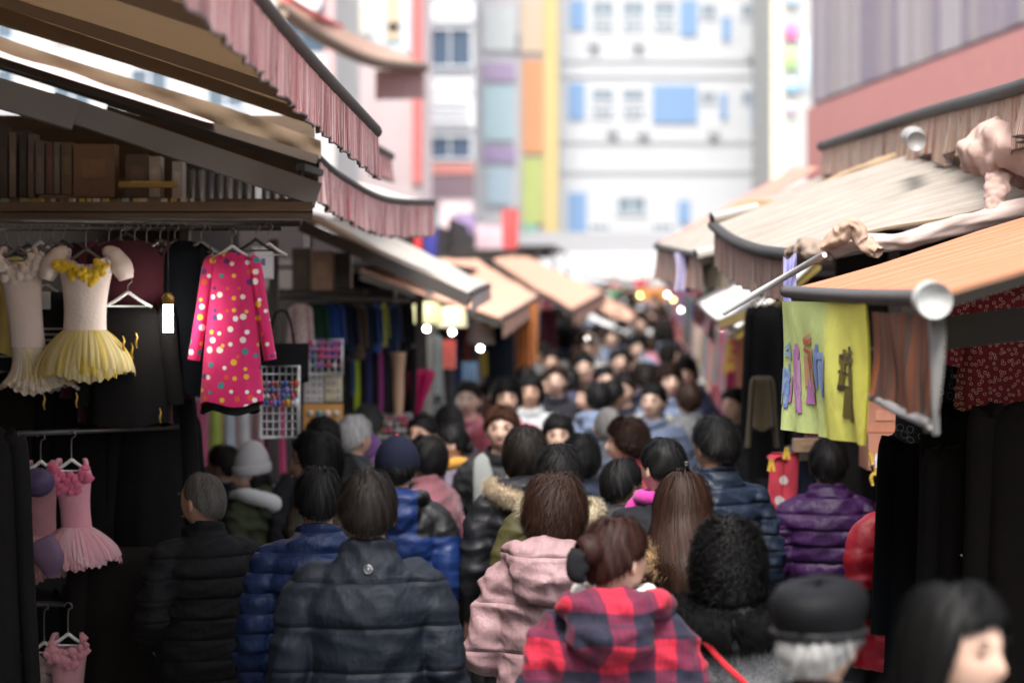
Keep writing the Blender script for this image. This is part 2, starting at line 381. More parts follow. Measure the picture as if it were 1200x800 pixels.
r = facade('pink_building', 'pale pink building with red corner strip above the left awnings', P(372, 0, 62).x, P(494, 0, 62).x, 62, 0, 18, paint((.60, .49, .49), .8, 0, .06))
panel(r, 'corner_strip', 484, 495, -40, 215, 62, paint((.62, .16, .15), .7), .12)
panel(r, 'sign_board', 400, 480, 0, 62, 62, paint((.58, .72, .80), .6, 0, .12), .1)
for x0, x1, y0, y1, c in ((408, 440, 4, 40, (.72, .66, .55)), (452, 470, 0, 48, (.62, .5, .36)), (455, 468, 28, 38, (.2, .25, .3))): panel(r, 'sign_panel', x0, x1, y0, y1, 62, paint(c, .7), .16)
for x in (412, 440, 468): panel(r, 'wall_joint', x, x+1.5, 66, 210, 62, paint((.62, .5, .5), .8), .03)
r = facade('left_building', 'white building side showing through gaps between the left awnings', P(-400, 0, 48).x, P(392, 0, 48).x, 48, 0, 16, paint((.56, .53, .51), .8, 0, .1))
for x in range(-300, 390, 90): window(r, x, x+50, -20, 50, 48, FRM, GLASS); window(r, x, x+50, 78, 130, 48, FRM, GLASS)
# name sign
r = thing('shop_sign', 'dark vertical shop sign with white letters behind the near left awning', 'sign', P(362, 60, 40))
panel(r, 'board', 336, 381, -60, 62, 40, paint((.05, .09, .13), .5), .12)
panel(r, 'edge_strip', 381.5, 391, -60, 120, 40, paint((.60, .36, .36), .6), .12)
def text(body, px, py, d, h, mat, parent, name='lettering'):
    cu = bpy.data.curves.new(name, 'FONT'); cu.body = body; cu.size = h; cu.extrude = .004; cu.align_x = 'CENTER'
    tmp = bpy.data.objects.new('tmp', cu); COL.objects.link(tmp); me = bpy.data.meshes.new_from_object(tmp.evaluated_get(bpy.context.evaluated_depsgraph_get())); bpy.data.objects.remove(tmp)
    o = bpy.data.objects.new(name, me); COL.objects.link(o); me.materials.clear(); me.materials.append(mat); o.parent = parent
    o.location = P(px, py, d)-parent.location; o.rotation_euler = (PI/2, 0, 0); return o
WP = paint((.85, .85, .85), .6)
text('llen', 366, 41, 39.86, .30, WP, r)
b = MB(); b.ball(P(360, 2, 39.84), (.24, .02, .22), 16, 10); b.build('white_emblem', WP, r)
# right building : ribbed grey cladding over a red band; haze is put into the paled colours
q0, q1 = A(5.72, 46), A(8.2, 16); t_ = (q1-q0); L = np.linalg.norm(t_); t_ /= L; n_ = A(-t_[1], t_[0]) if -t_[1] < 0 else A(t_[1], -t_[0])
rz = math.atan2(t_[1], t_[0])
r = thing('ribbed_building', 'grey mauve building with vertical ribs over a red band, top right', 'building', (*((q0+q1)/2), 0))
def along(u, off, z): q = q0+t_*u+n_*off; return (q[0], q[1], z)
b = MB(); b.box(along(L/2, -3, 8), (L, 6, 16), rz); b.build('wall', paint((.30, .26, .28), .7, 0, .08), r)
b = MB(); b.box(along(L/2, .06, 4.95), (L, .12, 1.75), rz); b.build('red_band', paint((.52, .22, .20), .7, 0, .12), r)
u = .3; rc = [paint(c, .6) for c in ((.38, .34, .36), (.29, .24, .28), (.33, .29, .29), (.24, .20, .25))]
while u < L:
    w = random.uniform(.35, .7); b = MB(); b.box(along(u+w/2, .05, 10.4), (w*.8, .1+.06*random.random(), 9), rz); b.build('cladding_rib', random.choice(rc), r); u += w
# bright pillar with spots right of office block
r = facade('pillar_building', 'white corner pillar with pink, green and blue round signs', P(903, 0, 78).x, P(990, 0, 78).x, 78, 0, 20, paint((.44, .44, .42), .8, 0, .04))
panel(r, 'cream_strip', 904, 916, -40, 220, 78, paint((.78, .70, .50), .7), .1)
for x0, x1, y0, y1, c in ((919, 935, 26, 50, (.80, .20, .42)), (920, 933, 56, 84, (.45, .70, .25)), (919, 937, 92, 110, (.35, .58, .78)), (938, 948, 40, 110, (.55, .70, .80)), (922, 932, 122, 134, (.70, .5, .66)), (920, 936, -8, 8, (.5, .65, .8))):
    a = P(x0, y0, 78); c2 = P(x1, y1, 78); b = MB(); b.ball(((a.x+c2.x)/2, 77.9, (a.z+c2.z)/2), ((c2.x-a.x)/2, .12, (a.z-c2.z)/2), 14, 8); b.build('round_sign', paint(c, .6, 0, .05), r)
# low bright roofs and hall at the lane's end
r = thing('market_hall', 'low pale hall with ribbed white roof edge across the lane end', 'building', P(660, 340, 70))
b = MB(); a, c = P(520, 272, 72), P(960, 420, 72); b.box(((a.x+c.x)/2, 74, (a.z+c.z)/2), (c.x-a.x, 4, a.z-c.z)); b.build('wall', paint((.34, .34, .35), .8, 0, .06), r)
for i in range(26):
    x = P(560+i*15.5, 0, 69.4).x; b = MB(); b.add([(x, 69, P(0, 330, 69).z), (x+.36, 69, P(0, 330, 69).z), (x+.36, 72, P(0, 296, 72).z), (x, 72, P(0, 296, 72).z), (x, 69, P(0, 330, 69).z-.12), (x+.36, 69, P(0, 330, 69).z-.12), (x+.36, 72, P(0, 298, 72).z-.12), (x, 72, P(0, 298, 72).z-.12)], [(0, 1, 2, 3), (4, 7, 6, 5), (0, 4, 5, 1), (1, 5, 6, 2), (2, 6, 7, 3), (3, 7, 4, 0)], None, False)
    b.build('roof_sheet', paint((.38, .38, .39), .8, 0, .08), r)
b = MB(); b.add([tuple(P(672, 318, 66)), tuple(P(772, 330, 66)), tuple(P(735, 296, 68)), tuple(P(690, 300, 68))], [(0, 1, 2, 3)], None, False); b.add([tuple(P(672, 321, 66.3)), tuple(P(772, 333, 66.3)), tuple(P(735, 299, 68.3)), tuple(P(690, 303, 68.3))], [(3, 2, 1, 0)], None, False); b.build('roof_gable', paint((.52, .46, .42), .7), r)
# flags and banners over the left awnings
for x, y, w, h, d, c, lb in ((505, 268, 16, 34, 30, (.06, .06, .30), 'dark blue hanging flag above the left awnings'), (598, 245, 20, 60, 44, (.62, .10, .10), 'red cloth banner hanging before the sign tower'), (490, 262, 10, 40, 26, (.65, .06, .07), 'red strip flag beside the scalloped awning'), (570, 262, 50, 56, 48, (.62, .46, .50), 'pale pink hanging sheet over the left awnings'), (535, 235, 40, 50, 50, (.70, .54, .56), 'faded pink hanging sheet before the grey building'), (545, 252, 26, 22, 46, (.35, .25, .45), 'mauve pennant over the left awnings')):
    a = P(x, y, d); s = FPX/d; W_, H_ = w/s, h/s; n = 10; b = MB()
    U = np.linspace(-.5, .5, n)[:, None]; Vv = np.linspace(0, 1, 8)[None, :]
    F_ = np.stack([a.x+U*W_*(1-.15*Vv), a.y+.06*np.sin(U*14+Vv*2)*Vv, a.z-Vv*H_+0*U], -1); b.grid(F_); b.grid((F_+A(0, .012, 0))[::-1])
    rr = thing('hanging_banner', lb, 'banner', a); b.build('banner_cloth', cloth(c, vs=2), rr)
    b = MB(); b.tube([(a.x-W_*.6, a.y, a.z+.02), (a.x+W_*.6, a.y, a.z+.02)], .02, 8); b.build('banner_rod', paint((.3, .3, .3), .4), rr)

# ------------------------------------------------------------------ awnings
VAL = stripes([(.12, .05, .05), (.52, .26, .26), (.74, .60, .58), (.34, .07, .085), (.62, .40, .39), (.18, .09, .09)], 60, dirt=.15)
VAL2 = stripes([(.14, .08, .07), (.38, .22, .19), (.33, .30, .27), (.46, .18, .13), (.22, .16, .14)], 85, seed=9.)
VALO = stripes([(.04, .033, .03), (.24, .07, .025), (.09, .075, .07), (.36, .10, .03), (.06, .045, .04)], 30, seed=3.)
DARKBAR = paint((.035, .032, .032), .75, 0, .5, 'grimy_bar', 12)
def curve(pts, n): 
    p = np.array([tuple(q) for q in pts], float); return cat_rom(p, np.linspace(0, len(p)-1, n)) if len(p) > 2 else p[0]+(p[1]-p[0])*np.linspace(0, 1, n)[:, None]
def awning(label, lane_e, wall_e, topm, val=None, vh=.19, vm=None, bar=.022, sag=.03, n=36, m=14, th=.012, vwave=.012, ribs=0, barm=None, bottom=None, undm=None, scallop=0.0, arms=(0, 1), armm=None, group=None):
    E = curve(lane_e, n); Wl = curve(wall_e, n)
    r = thing('awning', label, 'awning', tuple((E.mean(0)+Wl.mean(0))/2-A(0, 0, .3)), group)
    t = np.linspace(0, 1, m)[None, :, None]; Pt = E[:, None]*(1-t)+Wl[:, None]*t
    sx = np.linspace(0, 1, n)[:, None]; Pt[..., 2] -= sag*np.sin(PI*t[..., 0])*(.5+.5*np.sin(sx*PI))
    if ribs: Pt[..., 2] += (.012 if ribs < 10 else .006)*np.abs(np.sin(sx*PI*ribs))
    Pt[..., 2] += .006*np.sin(sx*23+t[..., 0]*9)+.004*np.sin(sx*51-t[..., 0]*17)
    b = MB(); b.grid(Pt); b.build('canopy', topm, r)
    b = MB(); b.grid((Pt-A(0, 0, th))[::-1]); 
    for e in (0, -1): b.grid(np.stack([Pt[e], Pt[e]-A(0, 0, th)]))
    b.build('canopy_lining', undm or topm, r)
    b = MB(); b.tube(E+A(0, 0, -.008), bar, 10); b.build('front_bar', barm or DARKBAR, r)
    if val is not None:
        k = n*6; t2 = np.linspace(0, n-1.001, k); E2 = cat_rom(E, t2); T = np.gradient(E2, axis=0); T /= np.linalg.norm(T, axis=1)[:, None]
        N = np.stack([T[:, 1], -T[:, 0], 0*T[:, 0]], -1); sarc = np.concatenate([[0], np.cumsum(np.linalg.norm(np.diff(E2, axis=0), axis=1))])
        rr = 9; V = np.zeros((k, rr, 3)); uv = np.zeros((k, rr, 2)); ph = random.random()*6
        for j in range(rr):
            f = j/(rr-1); wv = vwave*f*(np.sin(sarc*48+ph+1.3*np.sin(sarc*9))+.6*np.sin(sarc*83+ph*2)+.8*np.sin(sarc*17))
            hh = vh*(1+scallop*np.sin(sarc*7.5+ph)+.03*np.sin(sarc*31))
            V[:, j] = E2+N*(wv+.012)[:, None]; V[:, j, 2] -= .012+hh*f; uv[:, j, 0] = sarc; uv[:, j, 1] = f
        b = MB(); b.grid(V, uv=uv); b.grid((V-N[:, None]*.004)[::-1], uv=uv[::-1]); v = b.build('valance', vm or VAL, r)
        b = MB(); b.tube(V[:, -1]-A(0, 0, .003), .004, 5); b.build('hem', cloth((.10, .07, .065)), v)
    for q in arms:
        i = min(n-1, int(q*(n-1))); b = MB(); off = A(0, .05 if q < .5 else -.05, -.05)
        b.bar(E[i]+off, Wl[i]+off, .035, .05); b.build('support_arm', armm or paint((.10, .085, .07), .6), r)
    return r
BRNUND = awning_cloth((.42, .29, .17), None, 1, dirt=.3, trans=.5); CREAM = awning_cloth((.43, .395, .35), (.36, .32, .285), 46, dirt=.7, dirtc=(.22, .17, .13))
CREAM2 = awning_cloth((.78, .74, .68), (.62, .54, .52), 44, dirt=.4, trans=.32); ORNG = awning_cloth((.55, .195, .105), (.57, .245, .15), 26, dirt=.3, trans=.14, dirtc=(.45, .25, .18)); ORN2 = awning_cloth((.69, .39, .28), (.71, .45, .34), 16, dirt=.2, trans=.2)
def up(v, dx, slope=.33): return (v[0]+dx, v[1], v[2]+abs(dx)*slope)
# left 1: high near awning, brown underside
e1 = [(-.71, 4.2, 3.15), P(300, -4, 6.6), P(370, 78, 8.1), P(440, 152, 10.5)]
awning('large brown-lined awning with dark bar and striped valance, top left corner', e1, [up(e1[0], -3), up(e1[1], -3), up(e1[2], -3), up(e1[3], -3, .335)], CREAM2, 1, .20, VAL, .030, .02, undm=BRNUND, vwave=.006, arms=(.5, .85), armm=paint((.26, .18, .11), .6))
# left 2: lower scalloped awning
e2 = [P(372, 183, 10.8), P(398, 205, 11.4), P(450, 232, 13.0), P(506, 236, 14.6)]
w2 = [P(-60, 42, 10.8), P(60, 88, 11.4), P(200, 150, 13.0), P(300, 180, 14.6)]
awning('pale awning with curved dark edge and pink striped valance under the large one', e2, w2, CREAM2, 1, .19, VAL, .022, .02, undm=awning_cloth((.55, .40, .25), None, 1, dirt=.3, trans=.5), arms=(0.02, .5), armm=paint((.07, .065, .06), .6), vwave=.010)
b = MB(); b.bar(P(-40, 60, 10.7), P(372, 187, 10.7), .03, .04); tag(b.build('gable_beam', paint((.09, .065, .05), .6)), 'dark sloping edge beam of the second left awning', 'beam')
b = MB()
t = np.linspace(0, 1, 40); top = np.array([P(-30+280*q, 50+94*q, 10.66) for q in t]); h_ = .055*(1-t)**.6+.004
V = np.stack([top+np.stack([0*t, h_*2.4, h_*.35], -1), top-np.stack([0*t, 0*t, h_*.45], -1)], 1); b.grid(V, uv=np.stack([np.stack([t*2, 0*t], -1), np.stack([t*2, 0*t+1], -1)], 1)); b.grid((V+A(0, .01, 0))[::-1]); tag(b.build('awning_trim', cloth((.74, .58, .57), vs=3)), 'pale pink cloth trim along the second left awning edge', 'trim')
b = MB(); b.bar(P(60, 122, 10.2), P(372, 228, 10.5), .06, .10); b.bar(P(-60, 92, 10.0), P(88, 136, 10.15), .075, .12); tag(b.build('gutter_beam', paint((.26, .27, .28), .5, 0)), 'grey metal gutter beam slanting under the left awnings', 'beam')
b = MB(); b.bar(P(352, 196, 10.6), P(374, 203, 10.7), .05, .03); b.tube([P(352, 200, 10.58), P(352, 208, 10.58), P(358, 212, 10.58)], .012, 8); tag(b.build('awning_bracket', paint((.03, .03, .03), .5)), 'black hooked bracket under the scalloped awning corner', 'bracket')
def drop_cloth(label, top, bot, mat, name='side_cloth'):
    t1, b1 = curve(top, 40), curve(bot, 40); V = np.stack([t1, t1*.66+b1*.34, t1*.33+b1*.67, b1], 1); V[:, 1:3, 1] += .02*np.sin(np.arange(40)*.7)[:, None]
    b = MB(); b.grid(V); b.grid((V+A(0, .012, 0))[::-1]); return tag(b.build(name, mat), label, 'cloth')
drop_cloth('brown gable cloth hanging from the far end of the large left awning', [P(-40, -16, 10.4), P(200, 66, 10.4), P(436, 148, 10.4)], [P(-40, 18, 10.4), P(170, 82, 10.4), P(386, 153, 10.4)], awning_cloth((.30, .21, .13), None, 1, dirt=.3, trans=.3))
drop_cloth('dark brown side cloth of the second left awning above the pink trim', [P(-40, 30, 10.75), P(100, 76, 10.75), P(260, 124, 10.75), P(376, 165, 10.75)], [P(-40, 58, 10.75), P(100, 100, 10.75), P(260, 148, 10.75), P(376, 186, 10.75)], awning_cloth((.28, .20, .13), None, 1, dirt=.3, trans=.5))
# left 3: cream slab
e3 = [P(551, 344, 14), P(560, 338, 15.5), P(573, 333, 17)]; w3 = [P(352, 252, 14), P(395, 255, 15.5), P(436, 262, 17)]
awning('cream awning with square end below the scalloped valance', e3, w3, awning_cloth((.52, .49, .45), None, 1, dirt=.4), 1, .09, cloth((.30, .22, .21)), .018, .02, arms=(0,), armm=paint((.07, .06, .055), .6), vwave=.004, undm=BRNUND)
b = MB(); b.bar(P(352, 264, 13.9), P(549, 352, 13.9), .03, .07); tag(b.build('gable_beam', paint((.06, .05, .045), .6)), 'dark sloping beam under the cream square-ended awning', 'beam')
e3b = [P(470, 322, 17.5), P(480, 316, 19)]; w3b = [P(370, 262, 17.5), P(400, 262, 19)]
awning('white tarp awning tucked behind the cream awning', e3b, w3b, awning_cloth((.78, .78, .78), None, 2, dirt=.15), None, bar=.015, arms=())
# left 4, 5, 6: orange
e4 = [P(588, 372, 19), P(606, 362, 22), P(632, 346, 26)]; w4 = [P(422, 316, 19), P(470, 306, 22), P(560, 304, 26)]
awning('nearest orange awning on the left side of the lane', e4, w4, ORN2, 1, .14, cloth((.40, .17, .09)), .02, .03, ribs=6, arms=(0,), vwave=.006)
e5 = [P(672, 362, 27), P(690, 352, 30), P(708, 342, 33)]; w5 = [P(578, 304, 27), P(600, 301, 30), P(622, 302, 33)]
awning('middle orange awning on the left side of the lane', e5, w5, ORN2, 1, .16, cloth((.42, .18, .10)), .02, .03, ribs=6, arms=(0,), vwave=.006)
e6 = [P(734, 380, 36), P(746, 368, 40)]; w6 = [P(682, 345, 36), P(694, 338, 40)]
awning('farthest orange awning on the left side of the lane', e6, w6, ORN2, 1, .12, cloth((.42, .18, .10)), .02, .03, arms=(), vwave=.006)
e7 = [P(735, 390, 34), P(742, 384, 38)]; w7 = [P(676, 365, 34), P(690, 362, 38)]
awning('small white tarp awning beneath the orange ones', e7, w7, awning_cloth((.82, .82, .82), None, 3, dirt=.06), 1, .22, cloth((.8, .8, .8), var=.08), .015, .02, arms=(), vwave=.006)
e8 = [P(775, 372, 46), P(780, 366, 52)]; w8 = [P(728, 352, 46), P(738, 348, 52)]
awning('pale grey far tarp awning deep in the lane', e8, w8, awning_cloth((.70, .70, .71), None, 3, dirt=.06), 1, .15, cloth((.6, .6, .6), var=.08), .015, .02, arms=(), vwave=.006)
# left upper far awning with drooping edge
e9 = [P(330, 12, 22), P(385, 48, 25), P(440, 72, 28), P(497, 78, 32)]; w9 = [P(310, -22, 22), P(370, 18, 25), P(420, 42, 28), P(470, 60, 32)]
awning('thin blurred awning with red piping high behind the near left awning', e9, w9, awning_cloth((.62, .42, .34), None, 1, dirt=.3), None, bar=.07, sag=.02, barm=paint((.20, .15, .11), .7), arms=())
b = MB(); b.tube(np.array([tuple(q) for q in (P(336, -2, 22), P(375, 20, 25), P(400, 32, 27))]), .03, 8, sub=5); tag(b.build('awning_piping', cloth((.6, .03, .04))), 'bright red piping along the high blurred awning', 'piping')
b = MB(); a = [P(440, 82, 29), P(497, 84, 32)]; V = np.array([[tuple(a[0]*(1-t)+a[1]*t+Vector((0, .03*math.sin(t*30), -.36*j/5))) for j in range(6)] for t in np.linspace(0, 1, 30)]); b.grid(V); b.grid((V+A(0, .01, 0))[::-1]); tag(b.build('valance_remnant', cloth((.40, .24, .24))), 'dusky pink valance hanging from the high blurred awning', 'valance')
e10 = [P(432, 168, 14.5), P(458, 182, 17)]; w10 = [P(300, 110, 14.5), P(350, 130, 17)]
awning('brown striped awning end peeking behind the near left valance', e10, w10, CREAM2, 1, .17, VAL, .03, .02, arms=(), undm=BRNUND)
# right 1: orange near awning
er1 = [(1.06, 6.03, 2.30), (1.055, 6.8, 2.30), (1.05, 7.8, 2.305), P(921, 339, 9.3)]
wr1 = [up(q, 2.4, .31) for q in [tuple(x) for x in er1]]
R1 = awning('orange striped awning sheltering the right stall, nearest', er1, wr1, ORNG, None, bar=.024, sag=.03, ribs=0, arms=(.25, .95), barm=paint((.05, .045, .045), .5), undm=awning_cloth((.32, .17, .10), None, 1, dirt=.3, trans=.2))
b = MB(); b.tube([(1.045, 6.05, 2.29), (1.045, 5.99, 2.285), (1.045, 5.975, 2.285)], [.045, .047, .045], 24); tag(b.build('end_cap', cloth((.42, .42, .40), .95, .08)), 'round white end cap on the orange awning bar', 'cap')
def hang(label, name, cat, x, d0, d1, z0, h0, h1, mat, wave=.02, taper=0, n=40, edge=None):
    U = np.linspace(0, 1, n)[:, None]; Vv = np.linspace(0, 1, 16)[None, :]
    d_ = d0+(d1-d0)*U+0*Vv; hh = h0+(h1-h0)*U; hh = hh*(1+.12*np.sin(U*PI)*0)
    X = x+wave*(np.sin(U*13)*Vv+.6*np.sin(U*29+Vv*3)*Vv+.35*np.sin(U*6+Vv*5)); Z = z0-Vv*hh
    F_ = np.stack([X, d_, Z], -1); uv = np.stack([U*abs(d1-d0)+0*Vv, 1-Vv+0*U], -1)
    b = MB(); b.grid(F_, uv=uv); b.grid((F_+A(.006, 0, 0))[::-1], uv=uv[::-1]); o = b.build(name, mat); tag(o, label, cat); return o, F_
def banner_mat():
    m, t, b = mk('printed_banner'); uv = sep(t, texco(t, 'UV'))
    c = ramp(t, uv[0], [(0, (.85, .80, .10)), (.8, (.82, .82, .16)), (1.0, (.66, .80, .30))], 'LINEAR')
    setc(t, b, mixc(t, math_(t, 'MULTIPLY', noise(t, texco(t), 5, 4), .35), c, (.75, .72, .35))); b.inputs['Roughness'].default_value = .9; b.inputs['Specular IOR Level'].default_value = .08
    bump(t, b, noise(t, texco(t), 9, 3), .4, .02)
    tr = t.nodes.new('ShaderNodeBsdfTranslucent'); tr.inputs[0].default_value = (.85, .82, .18, 1); mx = t.nodes.new('ShaderNodeMixShader'); mx.inputs[0].default_value = .12
    t.links.new(b.outputs[0], mx.inputs[1]); t.links.new(tr.outputs[0], mx.inputs[2]); t.links.new(mx.outputs[0], t.nodes['Material Output'].inputs[0]); return m
bo, BF = hang('yellow green printed banner hanging from the orange awning', 'banner', 'banner', 1.04, 7.12, 9.3, 2.275, .42, .49, banner_mat(), .018)
def stroke(poly, c, w=.05):           # brush stroke printed on the banner, following its folds; poly in (u,v)
    p = curve([(u, v, 0) for u, v in poly], 14) if len(poly) > 2 else curve([(poly[0][0], poly[0][1], 0), (poly[1][0], poly[1][1], 0)], 14)
    T = np.gradient(p, axis=0); T /= np.linalg.norm(T, axis=1)[:, None]+1e-9; N = np.stack([-T[:, 1], T[:, 0], 0*T[:, 0]], -1)
    out = []
    for s_ in (-1, 0, 1):
        q = p+N*w*s_*A(1, 1, 0)*.5; q = np.clip(q, 0.01, .99); i = q[:, 0]*39; j = q[:, 1]*15; i0 = np.clip(i.astype(int), 0, 38); j0 = np.clip(j.astype(int), 0, 14); fi = (i-i0)[:, None]; fj = (j-j0)[:, None]
        out.append(BF[i0, j0]*(1-fi)*(1-fj)+BF[i0+1, j0]*fi*(1-fj)+BF[i0, j0+1]*(1-fi)*fj+BF[i0+1, j0+1]*fi*fj-A(.004, 0, 0))
    b = MB(); b.grid(np.array(out)); b.build('printed_stroke', paint(c, .6, 0, .1), bo)
BL, PK, RD, BK = (.16, .25, .62), (.55, .22, .50), (.70, .14, .06), (.035, .025, .01)
rb = random.Random(4)
for u0, u1, cs in ((.97, .86, [BL, (.30, .45, .60)]), (.84, .72, [PK, (.62, .35, .55)]), (.70, .56, [RD, (.72, .38, .22), PK]), (.53, .38, [BL, (.28, .38, .70)]), (.26, .12, [BK, (.16, .12, .01)])):
    for i in range(11):
        a0 = rb.uniform(u1, u0); v0 = rb.uniform(.28, .66); 
        if rb.random() < .65: pl = [(a0, v0), (a0+rb.uniform(-.025, .025), v0+rb.uniform(.12, .26))]
        else: pl = [(u0-.01, v0), (u1+.01, v0+rb.uniform(-.06, .06))]
        stroke(pl, rb.choice(cs), rb.uniform(.02, .045))
hang('orange and grey striped valance hanging beside the yellow banner', 'awning_valance', 'valance', 1.05, 6.05, 7.05, 2.25, .27, .24, VALO, .014)
b = MB(); U = np.linspace(6.0, 6.16, 8)[:, None]; Vv = np.linspace(0, 1, 10)[None, :]; F_ = np.stack([1.06+.012*np.sin(U*40+Vv*3), U+0*Vv, 2.24-.29*Vv+0*U], -1); b.grid(F_); b.grid((F_+A(.005, 0, 0))[::-1]); b.tube([(1.05, 6.05, 1.975), (1.05, 6.6, 1.985), (1.05, 7.05, 2.005)], .014, 8); tag(b.build('valance_edging', cloth((.24, .23, .22))), 'grey edging cloth on the orange striped valance', 'edging')
# right 2: large cream awning
er2 = [P(926, 296, 10.5), P(890, 291, 11.3), P(860, 280, 12.0), P(835, 262, 12.8)]
wr2 = [P(1330, 214, 10.2), P(1290, 165, 11.3), P(1260, 150, 12.0), P(1230, 136, 12.8)]
awning('large cream ribbed awning with curved grey striped valance, right side', er2, wr2, CREAM, 1, .205, VAL2, .028, -.05, n=130, m=26, ribs=30, vwave=.006, undm=BRNUND, arms=(.05, .95))
def roll(label, pts, rad, mat, name='cloth_roll', seed=0, n=22):
    p = np.array([tuple(q) for q in pts], float); t = np.linspace(0, len(p)-1, 60); C = cat_rom(p, t); R_ = cat_rom(np.array(rad, float)[:, None], t)[:, 0]
    r = np.random.default_rng(seed); th = np.linspace(0, 2*PI, n, endpoint=False); T = np.gradient(C, axis=0); T /= np.linalg.norm(T, axis=1)[:, None]
    out = np.zeros((60, n, 3))
    for i in range(60):
        u = np.cross(T[i], A(0, 0, 1)); u /= np.linalg.norm(u)+1e-9; w = np.cross(u, T[i])
        rr = R_[i]*(.72+.30*np.abs(np.sin(1.5*th+i*.16+seed))+.20*np.abs(np.sin(2*th-i*.21))+.10*np.sin(7*th+i*.35)+.05*math.sin(i*.9))
        out[i] = C[i]+np.outer(np.cos(th)*rr, u)+np.outer(np.sin(th)*rr*.75, w)
    b = MB(); b.grid(out, cv=True, caps=True); return tag(b.build(name, mat), label, 'cloth')
PKB = awning_cloth((.56, .40, .35), None, 5, dirt=.5); TANC = awning_cloth((.40, .28, .17), None, 6, dirt=.4)
roll('crumpled pinkish cloth bundle on top of the cream awning at right edge', [P(1138, 196, 10.2), P(1160, 178, 10.1), P(1200, 176, 10.0), P(1260, 165, 9.9)], [.05, .14, .17, .16], PKB, seed=2)
roll('drooping tail of cloth falling from the pinkish bundle', [P(1172, 200, 10.0), P(1168, 225, 9.9), P(1160, 250, 9.85)], [.05, .045, .02], PKB, seed=5)
roll('long rolled cloth edge lying along the cream awning near side', [P(955, 300, 10.1), P(1010, 285, 10.05), P(1060, 282, 10.0), P(1130, 262, 9.9), P(1240, 236, 9.8)], [.03, .04, .045, .05, .06], awning_cloth((.66, .52, .47), None, 7, dirt=.4), seed=3)
roll('folded tan flap standing up at the cream awning corner', [P(962, 292, 10.0), P(985, 276, 9.98), P(1000, 262, 9.95), P(1012, 284, 9.95), P(1030, 296, 9.9)], [.02, .05, .03, .045, .03], awning_cloth((.52, .36, .27), None, 8, dirt=.5), seed=7)
roll('tan cloth fold rolled along the far side of the cream awning', [P(842, 262, 12.9), P(872, 246, 12.95), P(930, 238, 13), P(1000, 205, 13), P(1062, 180, 13)], [.025, .06, .04, .05, .03], TANC, seed=9)
roll('pink piping roll behind the cream awning fold', [P(868, 240, 13.1), P(930, 234, 13.1), P(1010, 200, 13.1), P(1080, 178, 13.1)], [.02, .03, .03, .02], cloth((.55, .26, .23), vs=3), seed=4)
roll('grimy torn cloth scrap at the right end of the striped valance', [P(925, 300, 10.3), P(945, 290, 10.2), P(962, 298, 10.1), P(975, 306, 10.1)], [.03, .05, .055, .02], awning_cloth((.34, .26, .21), None, 9, dirt=.6), seed=6)
b = MB(); b.tube([P(848, 366, 9.9), P(966, 298, 9.3)], .013, 14); tag(b.build('white_pole', paint((.62, .62, .61), .9)), 'slanting white plastic pole under the cream awning', 'pole')
b = MB(); F_ = np.array([[tuple(P(918+16*u+5*v*math.sin(u*6), 300+v*(85-30*u)+4*math.sin(u*5), 9.75-.03*math.sin(u*9+v*4))) for v in np.linspace(0, 1, 12)] for u in np.linspace(0, 1, 10)]); b.grid(F_); b.grid((F_+A(0, .01, 0))[::-1]); tag(b.build('plastic_strip', paint((.40, .38, .66), .3)), 'violet white plastic strip tied to the slanting pole', 'strip')
for x in (884, 897, 914): b = MB(); b.tube([P(x, 330+x*.0, 11), P(x+2, 340, 11), P(x-1, 352, 11)], .004, 6, sub=3); b.tube([P(x-1+3*math.cos(a), 356+4*math.sin(a), 11) for a in np.linspace(0, 6.28, 12)], .003, 5); tag(b.build('hanging_hook', paint((.2, .17, .15), .5)), 'small wire hook dangling under the grey striped valance', 'hook', 'wire hooks under the right valance')
# right 3: smaller cream awning beyond
er3 = [P(820, 298, 14.6), P(795, 293, 15.2), P(769, 287, 16)]; wr3 = [P(1010, 232, 14.6), P(1000, 214, 15.2), P(985, 196, 16)]
awning('smaller cream awning with short dark valance beyond the large one, right side', er3, wr3, CREAM, 1, .21, VAL2, .02, -.02, vwave=.012, undm=BRNUND, arms=(.05,))
b = MB(); F_ = np.array([[tuple(P(790+12*u+3*math.sin(v*3), 296+v*44, 15.05-.03*math.sin(u*9))) for v in np.linspace(0, 1, 8)] for u in np.linspace(0, 1, 8)]); b.grid(F_); b.grid((F_+A(0, .01, 0))[::-1]); tag(b.build('hanging_cloth', cloth((.52, .48, .66))), 'pale violet cloth strip hanging from the smaller cream awning', 'cloth')
b = MB(); F_ = np.array([[tuple(P(802+11*u+3*math.sin(v*3), 297+v*44, 14.95-.03*math.sin(u*9))) for v in np.linspace(0, 1, 8)] for u in np.linspace(0, 1, 8)]); b.grid(F_); b.grid((F_+A(0, .01, 0))[::-1]); tag(b.build('hanging_cloth', cloth((.03, .025, .05))), 'dark indigo cloth strip beside the pale violet one', 'cloth')
for x, y, d, lb in ((834, 256, 12.7, 'open end of a metal awning tube above the curved valance'), (815, 298, 14.5, 'open end of a metal awning tube at the smaller awning')):
    r = thing('awning_tube', lb, 'tube', P(x, y, d)); b = MB(); c = P(x, y, d)
    b.tube([c, c+Vector((.25, .12, .06))], .03, 16, caps=False); b.build('tube', paint((.5, .45, .4), .4, .6), r); b = MB(); b.ball(c+Vector((.01, .012, 0)), (.02, .01, .02)); b.build('core', paint((.02, .02, .02), .5), r)
b = MB(); b.bar(P(818, 318, 14.8), P(850, 318, 14.6), .05, .2); tag(b.build('awning_box', paint((.12, .10, .07), .7)), 'brown awning box between the two cream awnings', 'box')
